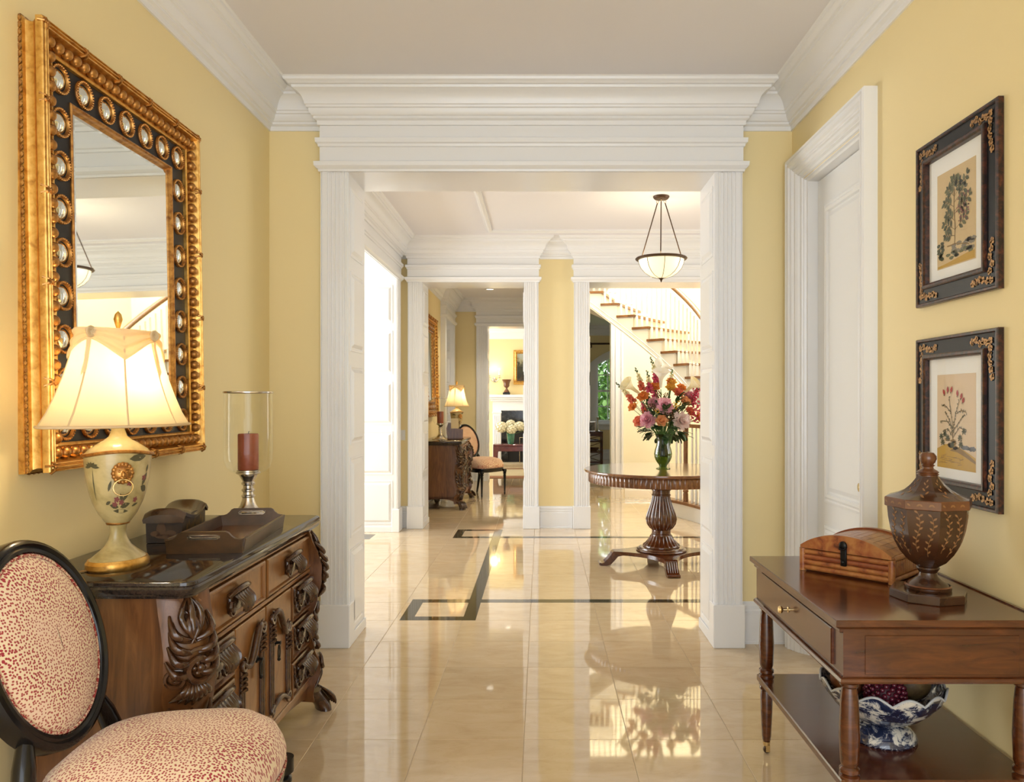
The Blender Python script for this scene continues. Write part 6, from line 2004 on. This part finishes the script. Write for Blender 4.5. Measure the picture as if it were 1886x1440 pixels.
# ================================================================== room behind the stairs
cr = empty('curtain_rod', (1.15, 17.82, 2.69), 0, 'dark curtain rod above the arched window', 'curtain rod')
MB().tube([(0, 0, 0), (1.8, 0, 0)], .022, 10).build('rod', MT['bronze'], cr)
MB().ball((-.02, 0, 0), .036, 12, 8).build('finial', MT['bronze'], cr)
MB().box(-.005, .02, -.012, .18, -.09, .01).build('bracket', MT['bronze'], cr, smooth=0)

et = empty('etagere', (1.02, 16.9, 0), 0, 'dark wooden shelf stand with crossed slats under the arched window', 'shelf')
dk = MT['mahogany']
for sx in (-.30, .30):
    for sy in (-.16, .16):
        MB().box(sx - .018, sx + .018, sy - .018, sy + .018, 0, .70, .002).build('post', dk, et, smooth=0)
for z in (.02, .24, .47, .68):
    MB().box(-.32, .32, -.18, .18, z, z + (.03 if z < .6 else .02), .002).build('shelf_board', dk, et, smooth=0)
MB().box(-.32, .32, -.175, .175, .60, .68, .002).build('frieze_drawer', dk, et, smooth=0)
for (z0, z1) in ((.05, .24), (.27, .47), (.50, .60)):
    for s in (-1, 1):
        MB().tube([(-.29, -.17 , z0 if s > 0 else z1), (.29, -.17, z1 if s > 0 else z0)], .007, 6).build('cross_slat', dk, et)
        MB().tube([(.30, -.16, z0 if s > 0 else z1), (.30, .16, z1 if s > 0 else z0)], .007, 6).build('cross_slat', dk, et)
pf = empty('photo_frame', (1.10, 16.84, .70), R(12), 'small silver photo frame on the dark shelf stand', 'frame')
MB().frame(-.085, .085, 0, .22, [(0, 0), (0, .02), (.02, .022), (.024, .012)]).build('frame_moulding', MT['silver'], pf, smooth=0)
MB().box(-.064, .064, -.012, 0, .02, .20).build('photo', mat('grey_photo', (.10, .09, .07), .4, var=(12, (.45, .40, .30))), pf, smooth=0)
cs2 = empty('candlestick', (1.235, 16.86, .70), 0, 'silver candlestick beside the photo frame on the shelf stand', 'candlestick')
MB().lathe([(0, 0), (.05, 0), (.052, .01), (.03, .02), (.012, .05), (.014, .16), (.010, .22), (.018, .26), (.034, .30), (.036, .31), (.015, .31), (0, .29)], 20).build('stick', MT['silver'], cs2)
tb2 = empty('tumbler', (.98, 16.86, .70), 0, 'dark glass tumbler on the shelf stand', 'cup')
MB().lathe([(0, 0), (.03, 0), (.038, .10), (.034, .10), (.026, .01), (0, .01)], 18).build('tumbler_body', MT['black_lacquer'], tb2)
for k, (z, lab) in enumerate(((.50, 'grey cloth-bound book lying on the upper shelf of the stand'), (.27, 'brown basket on the middle shelf of the stand'))):
    if k == 0:
        o = empty('book', (1.12, 16.88, z), R(5), lab, 'book')
        MB().box(-.12, .12, -.08, .08, 0, .004).box(-.12, .12, -.08, .08, .026, .030).box(-.122, -.118, -.08, .08, 0, .03).build('cover', mat('grey_cloth', (.16, .17, .16), .7), o, smooth=0)
        MB().box(-.117, .115, -.076, .076, .004, .026).build('pages', matb, o, smooth=0)
    else:
        o = empty('basket', (1.12, 16.88, z), 0, lab, 'basket')
        MB().lathe([(0, 0), (.09, 0), (.12, .04), (.135, .075), (.128, .075), (.10, .012), (0, .012)], 28, sx=1.1, sy=.8, rip=lambda a, k: 1 + .012 * math.sin(a * 28)).build('basket_body', mat('brown_wicker', (.16, .075, .03), .7, bump=(80, .6)), o)

# ================================================================== garden outside the arched window
gdn = MB().box(-4, 9, 18.4, 32, -.5, -.3).build('ground', mat('lawn', (.10, .22, .04), .9, var=(3, (.16, .30, .06))), smooth=0)
gdn['kind'] = 'structure'
leafm = mat('garden_leaf', (.12, .24, .055), .5)
def tree(x, y, h, spread, lab, seed):
    o = empty('garden_tree', (x, y, -.3), 0, lab, 'tree', 'trees outside the arched window')
    MB().tube([(0, 0, 0), (.05, 0, h * .3), (-.04, .05, h * .6), (0, 0, h * .9)], [.14, .11, .08, .03], 9).build('trunk', mat('bark', (.10, .075, .05), .9), o)
    r_ = random.Random(seed); b = MB()
    for k in range(2600):
        u = Vector((r_.gauss(0, 1), r_.gauss(0, 1), r_.gauss(0, 1))).normalized() * (r_.random() ** .4)
        c = Vector((u.x * spread, u.y * spread, h * .55 + u.z * h * .46))
        ax = Vector((r_.uniform(-1, 1), r_.uniform(-1, 1), r_.uniform(-1, .6)))
        if ax.length < .1: continue
        petal(b, c, ax, Vector((0, 0, 1)), .20, .055, -.2, 2)
    tag(b.build('foliage', leafm, o, smooth=60, recalc=False), kind='stuff')
tree(1.3, 21.0, 3.4, 1.5, 'leafy green tree straight outside the arched window', 4)
tree(3.9, 24.2, 4.4, 1.7, 'taller leafy tree further out beyond the arched window', 5)
tree(.9, 26.6, 3.2, 1.8, 'low bushy tree at the back of the garden', 6)
